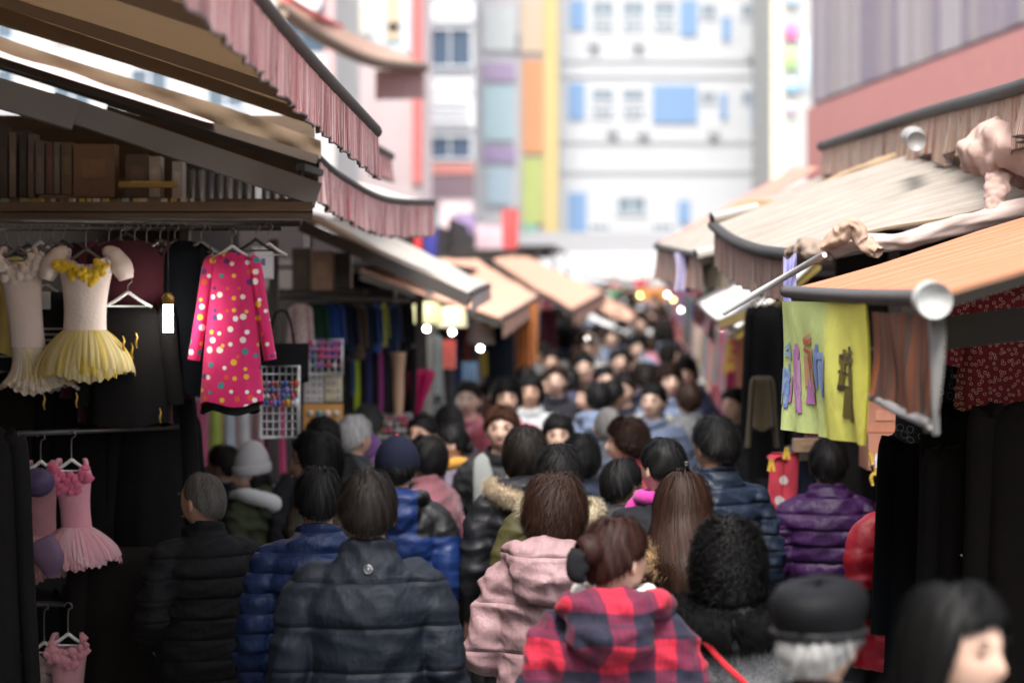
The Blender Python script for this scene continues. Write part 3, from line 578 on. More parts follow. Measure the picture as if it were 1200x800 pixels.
er4 = [P(812, 332, 18), P(800, 326, 20)]; wr4 = [P(960, 270, 18), P(930, 262, 20)]
awning('thin red and cream awning rising behind the smaller cream one', [P(778, 292, 19), P(772, 284, 22)], [P(960, 196, 19), P(930, 196, 22)], awning_cloth((.62, .30, .24), None, 4, dirt=.2), None, bar=.02, arms=())
awning('bright white tarp awning low over the right stalls', [P(862, 384, 14), P(836, 372, 17), P(815, 352, 20)], [P(960, 300, 14), P(930, 300, 17), P(900, 305, 20)], awning_cloth((.82, .82, .80), None, 11, dirt=.06), None, bar=.015, arms=(0,), armm=paint((.35, .25, .06), .6))
b = MB(); F_ = np.array([[tuple(P(812+26*u, 340+u*14+v*(36+14*u)+0, 21-.1*math.sin(u*8+v*3))) for v in np.linspace(0, 1, 8)] for u in np.linspace(0, 1, 12)]); b.grid(F_); b.grid((F_+A(0, .015, 0))[::-1]); tag(b.build('hanging_sheet', cloth((.58, .34, .36))), 'faded pink sheet hanging at the white tarp corner', 'sheet')
# right 5: upper awning with fringe
er5 = [(2.02, 8.2, 3.14), P(1200, 98, 9.6), P(1080, 132, 12.3), P(962, 170, 15.8)]
awning('upper right awning with dark bar and frayed striped fringe', er5, [up(tuple(q), 2.2, .3) for q in er5], CREAM2, 1, .235, stripes([(.34, .24, .20), (.55, .45, .40), (.30, .14, .10), (.58, .50, .44), (.45, .30, .16)], 80, seed=5.), .03, .02, vwave=.028, scallop=.16, undm=BRNUND, arms=())
b = MB(); b.ball(P(1070, 160, 11.6), (.06, .07, .05), 14, 10); b.tube([P(1070, 160, 11.55), P(1074, 166, 11.2)], [.035, .045], 14); tag(b.build('flood_lamp', paint((.25, .24, .23), .4)), 'round grey lamp housing tucked in the frayed fringe', 'lamp')

# ------------------------------------------------------------------ stalls (structures)
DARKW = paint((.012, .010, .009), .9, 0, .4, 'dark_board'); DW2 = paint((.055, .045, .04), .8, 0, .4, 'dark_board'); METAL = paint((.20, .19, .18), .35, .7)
def stall(label, boxes, posts, rails):
    c = np.mean([np.array(b_[0]) for b_ in boxes], 0); r = thing('market_stall', label, 'stall', (c[0], c[1], 0))
    for ce, sz, nm, mt in boxes: b = MB(); b.box(ce, sz); b.build(nm, mt, r)
    for x, y, h in posts: b = MB(); b.box((x, y, h/2), (.05, .05, h)); b.build('post', paint((.09, .08, .075), .5, .4), r)
    for a, c_, rad, mt in rails: b = MB(); b.tube([a, c_], rad, 10); b.build('rail', mt, r)
    return r
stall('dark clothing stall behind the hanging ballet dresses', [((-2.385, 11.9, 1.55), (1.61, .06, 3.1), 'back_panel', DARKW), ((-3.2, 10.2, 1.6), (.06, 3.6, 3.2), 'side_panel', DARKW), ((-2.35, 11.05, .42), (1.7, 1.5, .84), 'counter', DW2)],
 [(-3.1, 10.4, 3.0), (-1.6, 11.85, 3.0)], [(P(-40, 257, 10.25), P(352, 262, 10.35), .014, METAL), (P(-40, 268, 10.5), P(330, 268, 10.5), .010, METAL), (P(20, 508, 10.15), P(210, 500, 10.3), .012, METAL), (P(-30, 705, 10.0), P(90, 708, 10.0), .012, METAL)])
for y, hgt, c, lb in ((243, .045, (.13, .08, .045), 'upper'), (252, .03, (.10, .065, .04), 'lower')):
    b = MB(); b.box((P(150, y, 10.15).x, 10.15, P(0, y, 10.15).z), (1.55, .03, hgt)); tag(b.build('fascia_board', wood(c)), f'{lb} brown wooden fascia board above the dress rail', 'board')
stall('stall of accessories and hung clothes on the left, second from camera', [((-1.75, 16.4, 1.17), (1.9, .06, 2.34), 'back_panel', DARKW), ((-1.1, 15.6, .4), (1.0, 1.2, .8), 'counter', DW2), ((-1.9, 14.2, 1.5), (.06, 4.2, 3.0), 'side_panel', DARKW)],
 [(-.62, 16.2, 2.3), (-1.3, 13.2, 2.6)], [(P(222, 468, 13.6), P(345, 470, 13.6), .012, METAL), (P(322, 348, 14.2), P(480, 352, 15.8), .012, METAL), (P(400, 404, 15.3), P(486, 408, 15.6), .014, paint((.45, .42, .4), .3, .6))])
def lane_stall(label, side, d0, d1, w=1.5, h=2.5):
    xm = lambda d: (lane(d)[0]-.28 if side < 0 else lane(d)[1]+.28)
    c = (d0+d1)/2; xo = xm(c)+side*w; g = zg(c); r = thing('market_stall', label, 'stall', (xo, c, g))
    b = MB(); b.add([(xm(d0)+side*w, d0, g-.3), (xm(d1)+side*w, d1, g-.3), (xm(d1)+side*w, d1, g+h+.6), (xm(d0)+side*w, d0, g+h+.6)], [(0, 1, 2, 3)], None, False); b.add([(xm(d0)+side*(w+.05), d0, g-.3), (xm(d1)+side*(w+.05), d1, g-.3), (xm(d1)+side*(w+.05), d1, g+h+.6), (xm(d0)+side*(w+.05), d0, g+h+.6)], [(3, 2, 1, 0)], None, False); b.build('back_panel', DW2, r)
    for dd in (d0+.05, d1-.05):
        b = MB(); b.box((xm(dd)+side*(w/2+.35), dd, g+h/2), (w-.7, .04, h)); b.build('partition', DW2, r)
        b = MB(); b.box((xm(dd), dd, g+h/2), (.05, .05, h)); b.build('post', METAL, r)
    b = MB(); b.bar((xm(d0)+side*.45, d0+.1, g+.38), (xm(d1)+side*.45, d1-.1, g+.38), .7, .76); b.build('counter', paint((.14, .09, .06), .7), r)
    b = MB(); b.tube([(xm(d0), d0, g+2.02), (xm(d1), d1, g+2.02)], .014, 8); b.build('rail', METAL, r)
    b = MB(); b.bar((xm(d0)+side*w/2, d0, g+h+.05), (xm(d1)+side*w/2, d1, g+h+.05), w, .04); b.build('roof_board', DW2, r)
    return xm

# unseen house block and awning added outside the frame to darken the near stalls
for sx, xw, y1, lb in ((-1, -3.45, 12.5, 'unseen plain house block added on the left to shade the dress stall'),):
    r = thing('shade_house', lb, 'building', (xw+sx*2, -2, 0)); b = MB(); hh = 7.0 if sx < 0 else 5.0; b.box((xw+sx*2, (y1-22)/2, hh/2), (4, y1+22, hh)); b.build('wall', paint((.42, .38, .34), .8, 0, .15, 'render_wall', 1), r)
    for y in range(-19, 11, 4):
        f = MB(); f.box((xw-sx*.03, y, 3.9), (.06, 1.6, 1.5)); w_ = f.build('window', FRM, r); f = MB(); f.box((xw-sx*.07, y, 3.9), (.02, 1.4, 1.3)); f.build('pane', GLASS, w_)
eb = [(-.72, -9, 3.1), (-.72, 4.0, 3.12)]; awning('unseen brown awning added behind the viewer to shade the left stalls', eb, [up(q, -2.7) for q in eb], CREAM2, 1, .2, VAL, .03, .02, undm=BRNUND)  # awning added out of view, keeps sky light off the left stalls
# ------------------------------------------------------------------ goods
def clo(c, **k): return cloth(c, **k)
def hanger(px, py, d, w, label, mat, rail_py=None):
    r = thing('clothes_hanger', label, 'hanger', P(px, py, d)); c = np.array(P(px, py, d)); h = w*.28
    b = MB(); b.tube([c+A(-w/2, 0, -h), c+A(-w*.25, 0, -h*.5), c+A(-w*.08, 0, -h*.08), c+A(0, 0, .005), c+A(w*.08, 0, -h*.08), c+A(w*.25, 0, -h*.5), c+A(w/2, 0, -h)], [.006, .007, .007, .008, .007, .007, .006], 8, sub=3); b.tube([c+A(-w*.44, 0, -h*.93), c+A(w*.44, 0, -h*.93)], .004, 6); b.build('bar', mat, r)
    b = MB(); top = .07 if rail_py is None else (P(0, rail_py, d).z-c[2]); b.tube([c, c+A(0, 0, max(.02, top-.035)), c+A(.016, 0, max(.03, top-.02)), c+A(.010, 0, max(.04, top-.002)), c+A(-.006, 0, max(.042, top)), c+A(-.016, 0, max(.035, top-.012))], .0025, 6, sub=3); b.build('hook', METAL, r)
    return r
WH = paint((.75, .74, .72), .4); BKP = paint((.03, .03, .03), .4)
def garment(name, label, cat, px, py, d, L, ws, wh, mat, depth=.05, sleeve=None, folds=7, famp=.10, waist=None, neck=.35, group=None, lean=0, slmat=None, seed=0, hang_=None, rail=None, rot=0, two=False):
    """hung garment: closed fabric body lofted from neckline to hem, sleeves as tubes"""
    c = np.array(P(px, py, d)); r = thing(name, label, cat, tuple(c-A(0, 0, L)), group); rg = np.random.default_rng(seed+abs(int(px))); n = 36; th = np.linspace(0, 2*PI, n, endpoint=False); ph = rg.uniform(0, 6)
    T = [0, .02, .05, .09, .15, .25, .4, .55, .7, .85, 1.0]; out = []
    for t in T:
        if t < .09: w = ws*(neck+(1-neck)*(t/.09)**.6); dp = depth*(.4+.6*t/.09)
        else:
            f = (t-.09)/.91; w = ws*.86+(wh-ws*.86)*f
            if waist: w *= 1-(1-waist)*math.exp(-((t-.42)/.14)**2)
            dp = depth*(1+.7*f)
        fo = 1+famp*t*(np.sin(folds*th+ph)+.5*np.sin((folds*1.7)*th+ph*2))
        out.append(np.stack([c[0]+lean*t+w/2*np.cos(th)*fo*np.sign(1), c[1]+dp*np.sin(th)*fo, c[2]-L*t+.012*np.sin(3*th+ph)*(t > .9)], -1))
    out = np.array(out)
    if rot:
        q = out-c; out = np.stack([q[..., 0]*math.cos(rot)-q[..., 1]*math.sin(rot), q[..., 0]*math.sin(rot)+q[..., 1]*math.cos(rot), q[..., 2]], -1)+c
    b = MB(); b.grid(out, cv=True); b.build('body', mat, r)
    if sleeve:
        sl, sp = sleeve
        for s_ in (-1, 1):
            a = A(s_*ws*.43, 0, -.075*L**.5*.8); p1 = a+A(s_*sp*.45, 0, -sl*.45); p2 = a+A(s_*sp, 0, -sl)
            pts = np.array([a+A(-s_*.03, 0, .01), a, p1, p2])
            if rot: pts = np.stack([pts[:, 0]*math.cos(rot)-pts[:, 1]*math.sin(rot), pts[:, 0]*math.sin(rot)+pts[:, 1]*math.cos(rot), pts[:, 2]], -1)
            b = MB(); b.tube(pts+c, [(.045*ws/.4, .03), (.06*ws/.4, .035), (.055*ws/.4, .035), (.05*ws/.4, .03)], 14, sub=5, caps=False); b.build('sleeve', slmat or mat, r)
    if hang_: hanger(px, py-6, d, ws*.85, hang_[0], hang_[1], rail)
    return r
def tutu(label, px, py, d, bl, bw, sl, sw, bm, sm, trim=None, lean=0, lean2=0, mermaid=False, seed=0, sleeve=False, hang_=None, rail=None):
    c = np.array(P(px, py, d)); r = thing('ballet_dress', label, 'dress', tuple(c-A(0, 0, bl+sl)), 'ballet dresses on the left stall'); n = 40; th = np.linspace(0, 2*PI, n, endpoint=False)
    out = []
    for t in np.linspace(0, 1, 12):
        w = bw*(1.0-.28*math.sin(t*PI*.62)) if t > .12 else bw*(.80+1.6*t); z = c[2]-bl*t
        dip = .05*np.exp(-(np.cos(th)/.45)**2)*(t < .05)
        out.append(np.stack([c[0]+lean*t+w/2*np.cos(th), c[1]+.045*np.sin(th), z-dip], -1))
    b = MB(); b.grid(np.array(out), cv=True); bo_ = b.build('bodice', bm, r)
    for s_ in (-1, 1):
        b = MB(); b.tube([c+A(s_*bw*.40, -.03, -.03), c+A(s_*bw*.36, -.01, .02), c+A(s_*bw*.30, .01, .035), c+A(s_*bw*.32, .03, 0)], [(.010, .005)]*4, 8, sub=4); b.build('strap', bm, r)
    if sleeve:
        for s_ in (-1, 1): b = MB(); b.tube([c+A(s_*bw*.30, 0, .03), c+A(s_*bw*.46, 0, .012), c+A(s_*bw*.62, 0, -.045), c+A(s_*bw*.68, 0, -.09)], [(.018, .02), (.036, .032), (.044, .036), (.030, .028)], 18, sub=5, rib=(.004, .018, 0), caps=False); b.build('puff_sleeve', bm, r)
    if trim:
        rg = np.random.default_rng(seed); b = MB()
        for i in range(46):
            a = rg.uniform(PI, 2*PI); q = c+A(bw*.50*math.cos(a)*rg.uniform(.6, 1), -.05+.01*rg.normal(), -.01-.055*(-math.sin(a))+.018*rg.normal()); R_ = rg.uniform(.012, .022)
            tt = np.linspace(0, 2*PI, 9); b.add(np.concatenate([[q+A(0, -.012, 0)], np.stack([q[0]+R_*np.cos(tt)*(1+.2*np.cos(3*tt)), q[1]+.010*np.sin(4*tt), q[2]+R_*np.sin(tt)], -1)]), [(0, i_+1, i_+2) for i_ in range(8)])
        b.build('ruffle_trim', trim, r)
    for k in range(5):
        m_ = 140; th2 = np.linspace(0, 2*PI, m_, endpoint=False); rg = np.random.default_rng(seed*7+k); ph = rg.uniform(0, 6); out = []
        for t in np.linspace(0, 1, 12):
            f = (math.sin(t*PI/2)**.85 if not mermaid else t**2.2); w = bw*.74+(sw*(1-.07*k)-bw*.74)*f
            fold = 1+(.022+.008*k)*t*np.sin((23+3*k)*th2+ph)+.035*t*np.sin(5*th2+ph)+.02*t*np.sin(11*th2+2*ph)
            out.append(np.stack([c[0]+lean+lean2*t+w/2*np.cos(th2)*fold, c[1]+(.045+.10*f)*np.sin(th2)*fold, c[2]-bl-sl*t*(1-.04*k)+.016*t*np.sin(4*th2+ph)+.006*t*np.sin(29*th2)+.02*t*np.cos(th2)**2], -1))
        b = MB(); b.grid(np.array(out), cv=True); b.build('skirt_layer', sm[k % len(sm)], r)
    if hang_: hanger(px, py-8, d, bw*.9, hang_[0], hang_[1], rail)
    return r
# ---- left stall rail : dresses
YC, YY, PW = tulle((.80, .68, .36), .50), tulle((.80, .58, .06), .42), tulle((.85, .76, .70), .6); PKT = tulle((.78, .40, .44), .5); PKT2 = tulle((.80, .52, .55), .55)
CRM = clo((.72, .60, .54), rough=.7, var=.08)
tutu('yellow and cream ballet dress with ruffled neckline on the dress rail', 101, 302, 10.05, .30, .245, .20, .42, CRM, [YC, YY, YC, YY, YC], clo((.72, .48, .03), rough=.7), lean=-.005, seed=1, sleeve=True, hang_=('grey wire hanger inside the yellow ballet dress', METAL), rail=262)
tutu('cream ballet dress with narrow body and flared hem, far left of the rail', 22, 300, 10.1, .38, .20, .18, .34, CRM, [PW, YC, PW, PW, YC], clo((.72, .62, .55)), lean=.04, lean2=.05, mermaid=True, seed=2, hang_=('thin hanger inside the cream ballet dress', METAL), rail=262)
garment('slip_dress', 'pale yellow slip behind the cream ballet dress at left edge', 'dress', 12, 300, 10.35, .42, .16, .2, clo((.62, .50, .16)), hang_=None)
tutu('pink ballet dress with rose neckline hanging low at left, brightest of the pink ones', 84, 548, 9.85, .24, .17, .15, .34, clo((.62, .27, .32)), [PKT, PKT2, PKT, PKT2, PKT], clo((.60, .13, .22)), lean=.02, lean2=.02, seed=3, hang_=('white plastic hanger holding the brightest pink ballet dress', WH), rail=505)
tutu('dusky pink ballet dress half hidden left of the brighter pink one', 48, 550, 10.0, .27, .15, .17, .24, clo((.50, .24, .26)), [PKT, PKT2], clo((.55, .22, .26)), lean=.01, seed=4, hang_=('white hanger holding the half hidden dusky pink dress', WH), rail=508)
tutu('pink ruffled ballet dress cut off by the lower left frame edge', 80, 752, 9.8, .26, .17, .16, .3, clo((.58, .28, .30)), [PKT, PKT2], clo((.58, .25, .28)), seed=5, hang_=('white hanger of the lowest pink ruffled dress', WH), rail=706)
tutu('grey pink ballet dress beside the lowest pink ruffled one', 52, 762, 9.95, .26, .15, .16, .26, clo((.42, .32, .30)), [PKT2], clo((.45, .35, .32)), seed=6, hang_=('white hanger of the lowest grey pink dress', WH), rail=707)
b = MB(); b.ball(P(44, 565, 9.7), (.070, .055, .06), 16, 12); tag(b.build('cloth_ornament', nylon((.07, .05, .11), .4)), 'round dark violet cloth ornament in front of the dusky pink dress', 'ornament'); b = MB(); b.tube([P(48, 632, 9.68), P(58, 655, 9.66), P(60, 676, 9.68)], [(.05, .02), (.06, .02), (.02, .01)], 12, sub=3); tag(b.build('cloth_ornament', nylon((.16, .09, .15), .4)), 'violet pink cloth tail below the dusky pink dress', 'ornament')
# ---- polka dot dress
garment('polka_dress', 'hot pink dress with multicoloured dots and long sleeves on the left stall', 'dress', 272, 296, 10.1, .63, .21, .265, dots((.66, .012, .13), 21), .05, (.40, .07), 6, .05, hang_=('white plastic hanger holding the hot pink dotted dress', WH), rail=268)
garment('dark_skirt', 'dark skirt showing below the hot pink dotted dress', 'skirt', 270, 452, 10.15, .11, .25, .25, clo((.015, .018, .016)), .05, None, 5, .04, neck=.9)
# ---- dark garments behind
garment('cardigan', 'dark maroon knit cardigan on the dress rail', 'cardigan', 148, 282, 10.3, .78, .42, .40, clo((.060, .008, .014), bs=140), .07, (.62, .05), 5, .05, hang_=('dark hanger holding the maroon cardigan', BKP), rail=268)
garment('striped_top', 'black top with white stripes behind the yellow ballet dress', 'top', 52, 345, 10.4, .42, .30, .32, None, .05, (.3, .05), 5, .05) if False else None
def bstripe():
    m, t, b_ = mk('striped_knit'); z = sep(t, texco(t))[2]; w = math_(t, 'FRACT', math_(t, 'MULTIPLY', z, 42.)); band = math_(t, 'MULTIPLY', math_(t, 'LESS_THAN', w, .35), math_(t, 'MULTIPLY', math_(t, 'GREATER_THAN', z, .12), math_(t, 'LESS_THAN', z, .26)))
    setc(t, b_, mixc(t, band, (.012, .012, .014), (.62, .60, .58))); b_.inputs['Roughness'].default_value = .9; return m
garment('striped_top', 'black top with white stripes behind the yellow ballet dress', 'top', 54, 342, 10.4, .40, .32, .32, bstripe(), .05, (.3, .05), 5, .05, hang_=('white plastic hanger on the striped black top', WH), rail=300)
b = MB(); b.box(P(53, 352, 10.3), (.045, .004, .075)); tag(b.build('price_tag', paint((.75, .72, .68), .6)), 'white price tag on the striped top hanger', 'tag')
DK = [(.005, .005, .006), (.008, .007, .007), (.004, .005, .007), (.010, .008, .007)]
k = 0
for px, py, d, L, w, nm, lb in ((150, 358, 10.15, .5, .34, 'top', 'black top with small gold trims under the white hanger'), (214, 282, 10.3, .66, .20, 'blouse', 'black blouse between the lantern lamp and the dotted dress'), (20, 436, 10.5, .75, .36, 'coat', 'black coat below the cream ballet dress'), (105, 440, 10.45, .8, .40, 'coat', 'black coat below the yellow ballet dress'), (178, 450, 10.4, .8, .32, 'coat', 'black coat below the maroon cardigan'), (198, 484, 10.7, .6, .24, 'coat', 'black coat low beside the pastel strips'), (150, 640, 9.9, .8, .42, 'coat', 'long black coat low between pink dresses and the black puffer'), (30, 690, 10.35, .7, .4, 'coat', 'black coat behind the lowest pink dresses'), (-14, 500, 8.4, 1.1, .24, 'coat', 'blurred black coat at the left frame edge')):
    k += 1; garment('dark_garment', lb, nm, px, py, d, L, w, w*1.02, clo(DK[k % 4]), .06, (L*.75, .05), 6, .06, seed=k)
hanger(150, 344, 10.05, .2, 'white plastic hanger lying over the black top', WH)
rg = random.Random(3)
for i, (px, py) in enumerate(((155, 410), (145, 402), (160, 398), (90, 468), (52, 470), (188, 486), (110, 405))):
    a = P(px, py, 10.0); b = MB(); b.tube([a+Vector((-.004, 0, .03)), a+Vector((.002, 0, .01)), a+Vector((-.002, -.004, -.012)), a+Vector((.002, 0, -.035))], [.002, .004, .005, .002], 8, sub=3); tag(b.build('gold_trim', paint((.45, .28, .05), .3, .6)), ['curled gold trim below the white hanger', 'gold trim piece above the curled one', 'gold trim nearest the maroon cardigan', 'gold tassel under the yellow dress', 'yellow trim below the striped top', 'gold tassel left of the pastel strips', 'gold trim at the yellow dress hem'][i], 'trim')
# hangers crowding the top rail
for i, px in enumerate((8, 33, 47, 62, 75, 128, 142, 158, 172, 188, 205, 222, 236, 300, 315)):
    hanger(px, 285+3*math.sin(px), 10.28+.004*(i % 3), .16, 'empty thin hanger crowding the rail above the dresses', [METAL, BKP, WH][i % 3], 262)['group'] = 'empty hangers on the dress rail'
# shelf of packaged goods above the rail
sh = thing('goods_shelf', 'brown shelf of packaged goods above the dress rail', 'shelf', P(170, 240, 10.6))
b = MB(); b.box((P(150, 238, 10.75).x, 10.75, P(0, 238, 10.75).z), (1.6, .5, .02)); b.build('shelf_board', wood((.15, .09, .05)), sh)
b = MB(); b.box((P(150, 190, 11.0).x, 11.0, P(0, 190, 11.0).z), (1.7, .03, .42)); b.build('back_board', wood((.11, .07, .04)), sh)
def pack(px0, px1, py0, py1, d, c, lb, depth=.12, rough=.4, nm='package', lean=0, grp=None):
    a, e = P(px0, py0, d), P(px1, py1, d); r = thing(nm, lb, 'package', ((a.x+e.x)/2, d, e.z), grp); b = MB(); b.box(((a.x+e.x)/2, d, (a.z+e.z)/2), (e.x-a.x, depth, a.z-e.z), 0, lean); c = tuple(min(.6, x*.75+(.03, .018, .011)[i_]) for i_, x in enumerate(c)); b.build('carton', paint(c, rough, 0, .25, 'carton', 14), r)
    b = MB(); b.box(((a.x+e.x)/2, d-depth/2-.002, (a.z+e.z)/2+.01), ((e.x-a.x)*.55, .004, (a.z-e.z)*.35), 0, lean); b.build('paper_label', paint(tuple(min(.8, x*1.25+.01) for x in c), .6, 0, .3, 'paper', 30), r); return r
for q in ((2, 12, 150, 236, (.05, .04, .035), 'dark packet at the left end of the goods shelf'), (14, 22, 156, 232, (.22, .18, .15), 'white edged slim packet on the goods shelf'), (26, 34, 154, 232, (.03, .03, .03), 'black slim packet with pale rim on the goods shelf'), (36, 43, 158, 232, (.16, .11, .09), 'brown slim packet beside the black one'), (45, 55, 166, 228, (.18, .15, .12), 'clear packet with pale insert on the goods shelf'), (57, 65, 168, 228, (.16, .06, .045), 'clear packet with red insert on the goods shelf'), (66, 73, 168, 228, (.20, .18, .15), 'clear packet with silver insert on the goods shelf'), (75, 87, 168, 228, (.17, .12, .06), 'clear packet with gold insert on the goods shelf'), (89, 137, 170, 232, (.24, .13, .06), 'plain brown carton on the goods shelf'), (150, 176, 182, 232, (.12, .07, .05), 'brown square carton beside the yellow tray'), (177, 190, 184, 232, (.55, .48, .42), 'white carton with black clips'), (204, 216, 190, 234, (.60, .56, .52), 'tall white carton next to dark tubes')): pack(*q[:4], 10.62, q[4], q[5])
pack(140, 206, 213, 220, 10.45, (.45, .30, .06), 'yellow plastic tray edge on the goods shelf', .06)
for i in range(11):
    x = 226+i*11; c = (.5, .5, .5) if i == 7 else [(.05, .045, .04), (.09, .08, .07), (.03, .03, .032)][i % 3]
    a = P(x, 196+i*1.2, 10.7); e = P(x, 242, 10.7); b = MB(); b.tube([e, e*.1+a*.9, a], [.016, .016, .010], 12); tag(b.build('fabric_tube', paint(c, .4)), 'bright silver tube among the dark tubes on the shelf' if i == 7 else 'dark upright tube in the row on the goods shelf', 'tube', None if i == 7 else 'dark tubes on the goods shelf')
rg = random.Random(5)
for i in range(22):
    px = 5+i*11+rg.uniform(-3, 3); c = rg.choice([(.45, .40, .30), (.40, .30, .08), (.25, .32, .28), (.5, .45, .4), (.12, .08, .05)]); a = P(px, 236.5, 10.3)
    b = MB(); b.box(a+Vector((0, 0, .006)), (rg.uniform(.015, .04), .03, .016), rg.uniform(-.3, .3)); tag(b.build('small_packet', paint(c, .5)), 'tiny packet lying along the front edge of the goods shelf', 'packet', 'tiny packets on the shelf edge')
# lantern lamps
def lantern(px, py0, py1, d, lb, e, wr, cord_py=262):
    r = thing('lantern_lamp', lb, 'lamp', P(px, py1, d)); a, c = P(px, py0, d), P(px, py1, d); b = MB(); b.tube([a, c], wr, 14); b.build('glowing_tube', e, r)
    b = MB(); b.tube([a+Vector((0, 0, .05)), a+Vector((0, 0, .03)), a], [.012, wr*1.3, wr*1.15], 14); b.build('cap', paint((.35, .25, .06), .3, .7), r)
    b = MB(); b.tube([a+Vector((0, 0, .05)), P(px, cord_py, d)], .003, 6); b.build('cord', BKP, r)
    b = MB()
    for k in range(6): an = k*PI/3; b.tube([a+Vector((wr*1.25*math.cos(an), wr*1.25*math.sin(an), 0)), a+Vector((wr*.8*math.cos(an), wr*.8*math.sin(an), .028))], .002, 5)
    b.build('cage', paint((.4, .3, .08), .3, .7), r)
lantern(197, 357, 389, 9.95, 'white glowing lantern lamp with brass cap between dark garments', emit((1, .97, .90), 22), .020)
lantern(246.5, 318, 346, 10.1, 'thin warm glowing lamp left of the dotted dress', emit((1, .62, .22), 22), .009)
# pastel strips under the dotted dress
for i, c in enumerate(((.55, .12, .22), (.62, .40, .45), (.40, .50, .10), (.68, .50, .22), (.50, .55, .62), (.68, .42, .42), (.72, .70, .72), (.66, .66, .66), (.55, .30, .32), (.04, .05, .03), (.35, .02, .10), (.45, .05, .15))):
    garment('pastel_garment', ['crimson', 'pale rose', 'lime', 'peach', 'ice blue', 'coral', 'white', 'light grey', 'dusty rose', 'dark moss', 'wine', 'raspberry'][i]+' narrow garment in the row under the dotted dress', 'garment', 236+i*8.3, 470+(i % 3)*3, 13.6+.03*(i % 2), .38, .066, .08, clo(c), .02, None, 3, .08, neck=.8)
# ---- second left stall
b = thing('paper_sign', 'white framed paper sign right of the dotted dress', 'sign', P(308, 326, 10.6)); panel(b, 'frame', 296, 321, 289, 327, 10.6, paint((.5, .5, .5), .5), .02); panel(b, 'paper', 298, 319, 291, 325, 10.575, paint((.68, .68, .70), .7, 0, .05), .008); panel(b, 'printed_mark', 306, 311, 303, 311, 10.566, paint((.15, .18, .3), .7), .004)
pack(344, 366, 291, 340, 14.6, (.16, .15, .13), 'grey tall package on the second stall shelf', .2); pack(367, 391, 294, 340, 14.5, (.60, .40, .28), 'peach tall package on the second stall shelf', .2); pack(393, 412, 296, 338, 14.7, (.04, .03, .035), 'dark package right of the peach one', .2)
b = MB(); b.box((P(380, 342, 14.6).x, 14.6, P(0, 342, 14.6).z), (.5, .35, .02)); tag(b.build('shelf_board', DW2), 'dark shelf carrying the tall packages', 'shelf')
for i, (px, c, lb, L, w) in enumerate(((352, None, 'white floral blouse on the second stall', .30, .12), (370, (.015, .045, .03), 'dark green garment on the second stall rail', .30, .13), (390, (.012, .05, .22), 'bright blue garment on the second stall rail', .30, .12), (406, (.012, .015, .03), 'navy garment on the second stall rail', .30, .12), (418, (.07, .04, .025), 'brown garment on the second stall rail', .34, .10), (430, (.012, .02, .04), 'dark navy garment beside the brown one', .3, .1), (441, (.015, .06, .25), 'thin blue garment on the second stall rail', .3, .06), (450, (.40, .45, .04), 'lime garment strip on the second stall rail', .26, .04), (462, (.012, .03, .10), 'indigo garment on the second stall rail', .3, .07), (474, (.012, .012, .014), 'black garment at the end of the second stall rail', .3, .09))):
    garment('hung_garment', lb, 'garment', px, 356, 14.4+.12*i, L, w, w*1.05, spots((.62, .50, .48), (.35, .12, .14), 40) if c is None else clo(c), .04, (L*.7, .02), 4, .06)
b = thing('tote_bag', 'black tote bag hanging between the dotted dress and wire rack', 'bag', P(330, 446, 11.6)); mb = MB(); a = P(330, 402, 11.6)
mb.grid(np.array([[tuple(a+Vector((.13*u+.0, (.03-.03*abs(u))*s_*(.3+.7*v), -.19*v-.012*math.cos(u*2)*v))) for u in np.linspace(-1, 1, 12)] for s_, v in ((1, 0), (1, .4), (1, .8), (1, 1), (-1, 1), (-1, .8), (-1, .4), (-1, 0))]), cv=False); mb.build('bag_body', clo((.010, .010, .011)), b); mb = MB(); mb.tube([a+Vector((-.06, 0, 0)), a+Vector((-.03, 0, .14)), a+Vector((.03, 0, .14)), a+Vector((.06, 0, 0))], .006, 6, sub=4); mb.build('bag_handle', clo((.012, .012, .012)), b)
def wire_rack(lb, px0, px1, py0, py1, d, nx, ny, mat):
    r = thing('wire_rack', lb, 'rack', P((px0+px1)/2, py1, d)); 
    b = MB(); b.tube([P(px0, py1, d), P(px0, py0, d), P(px1, py0, d), P(px1, py1, d), P(px0, py1, d)], .010, 8); b.build('frame', mat, r)
    for i in range(1, nx): x = px0+(px1-px0)*i/nx; b = MB(); b.tube([P(x, py0, d), P(x, py1, d)], .0035, 5); b.build('wire', mat, r)
    for j in range(1, ny): y = py0+(py1-py0)*j/ny; b = MB(); b.tube([P(px0, y, d), P(px1, y, d)], .004, 5); b.build('wire', mat, r)
    return r
RW = paint((.55, .55, .55), .35, .3)
wire_rack('white wire grid rack with colourful charms below the tote bag', 305, 350, 429, 512, 11.3, 6, 9, RW); wire_rack('white wire rack of hair ties beside the tote bag', 362, 401, 398, 438, 13.3, 5, 4, RW); wire_rack('low white wire rack of pink trinkets behind the white haired person', 444, 482, 485, 512, 15.0, 5, 3, RW)
rg = random.Random(9); cc = [(.50, .04, .14), (.05, .10, .35), (.55, .28, .02), (.30, .12, .36), (.60, .58, .56), (.04, .28, .26), (.55, .10, .05), (.20, .16, .40)]
def trinkets(px0, px1, rows, step, d, cols, lb, grp, rad=.011):
    for y in rows:
        x = px0
        while x < px1:
            a = P(x, y, d-.02); b = MB(); q = rad*rg.uniform(.7, 1.25); b.ball(a, (q, q*.6, q*rg.uniform(1, 1.8)), 8, 6); tag(b.build('charm', paint(rg.choice(cols), .3, 0, .3)), lb, 'charm', grp); x += step*rg.uniform(.8, 1.25)
trinkets(308, 348, (449, 457, 464, 472), 5.2, 11.25, cc, 'small bright charm on the wire grid rack below the tote bag', 'charms on the grid rack')
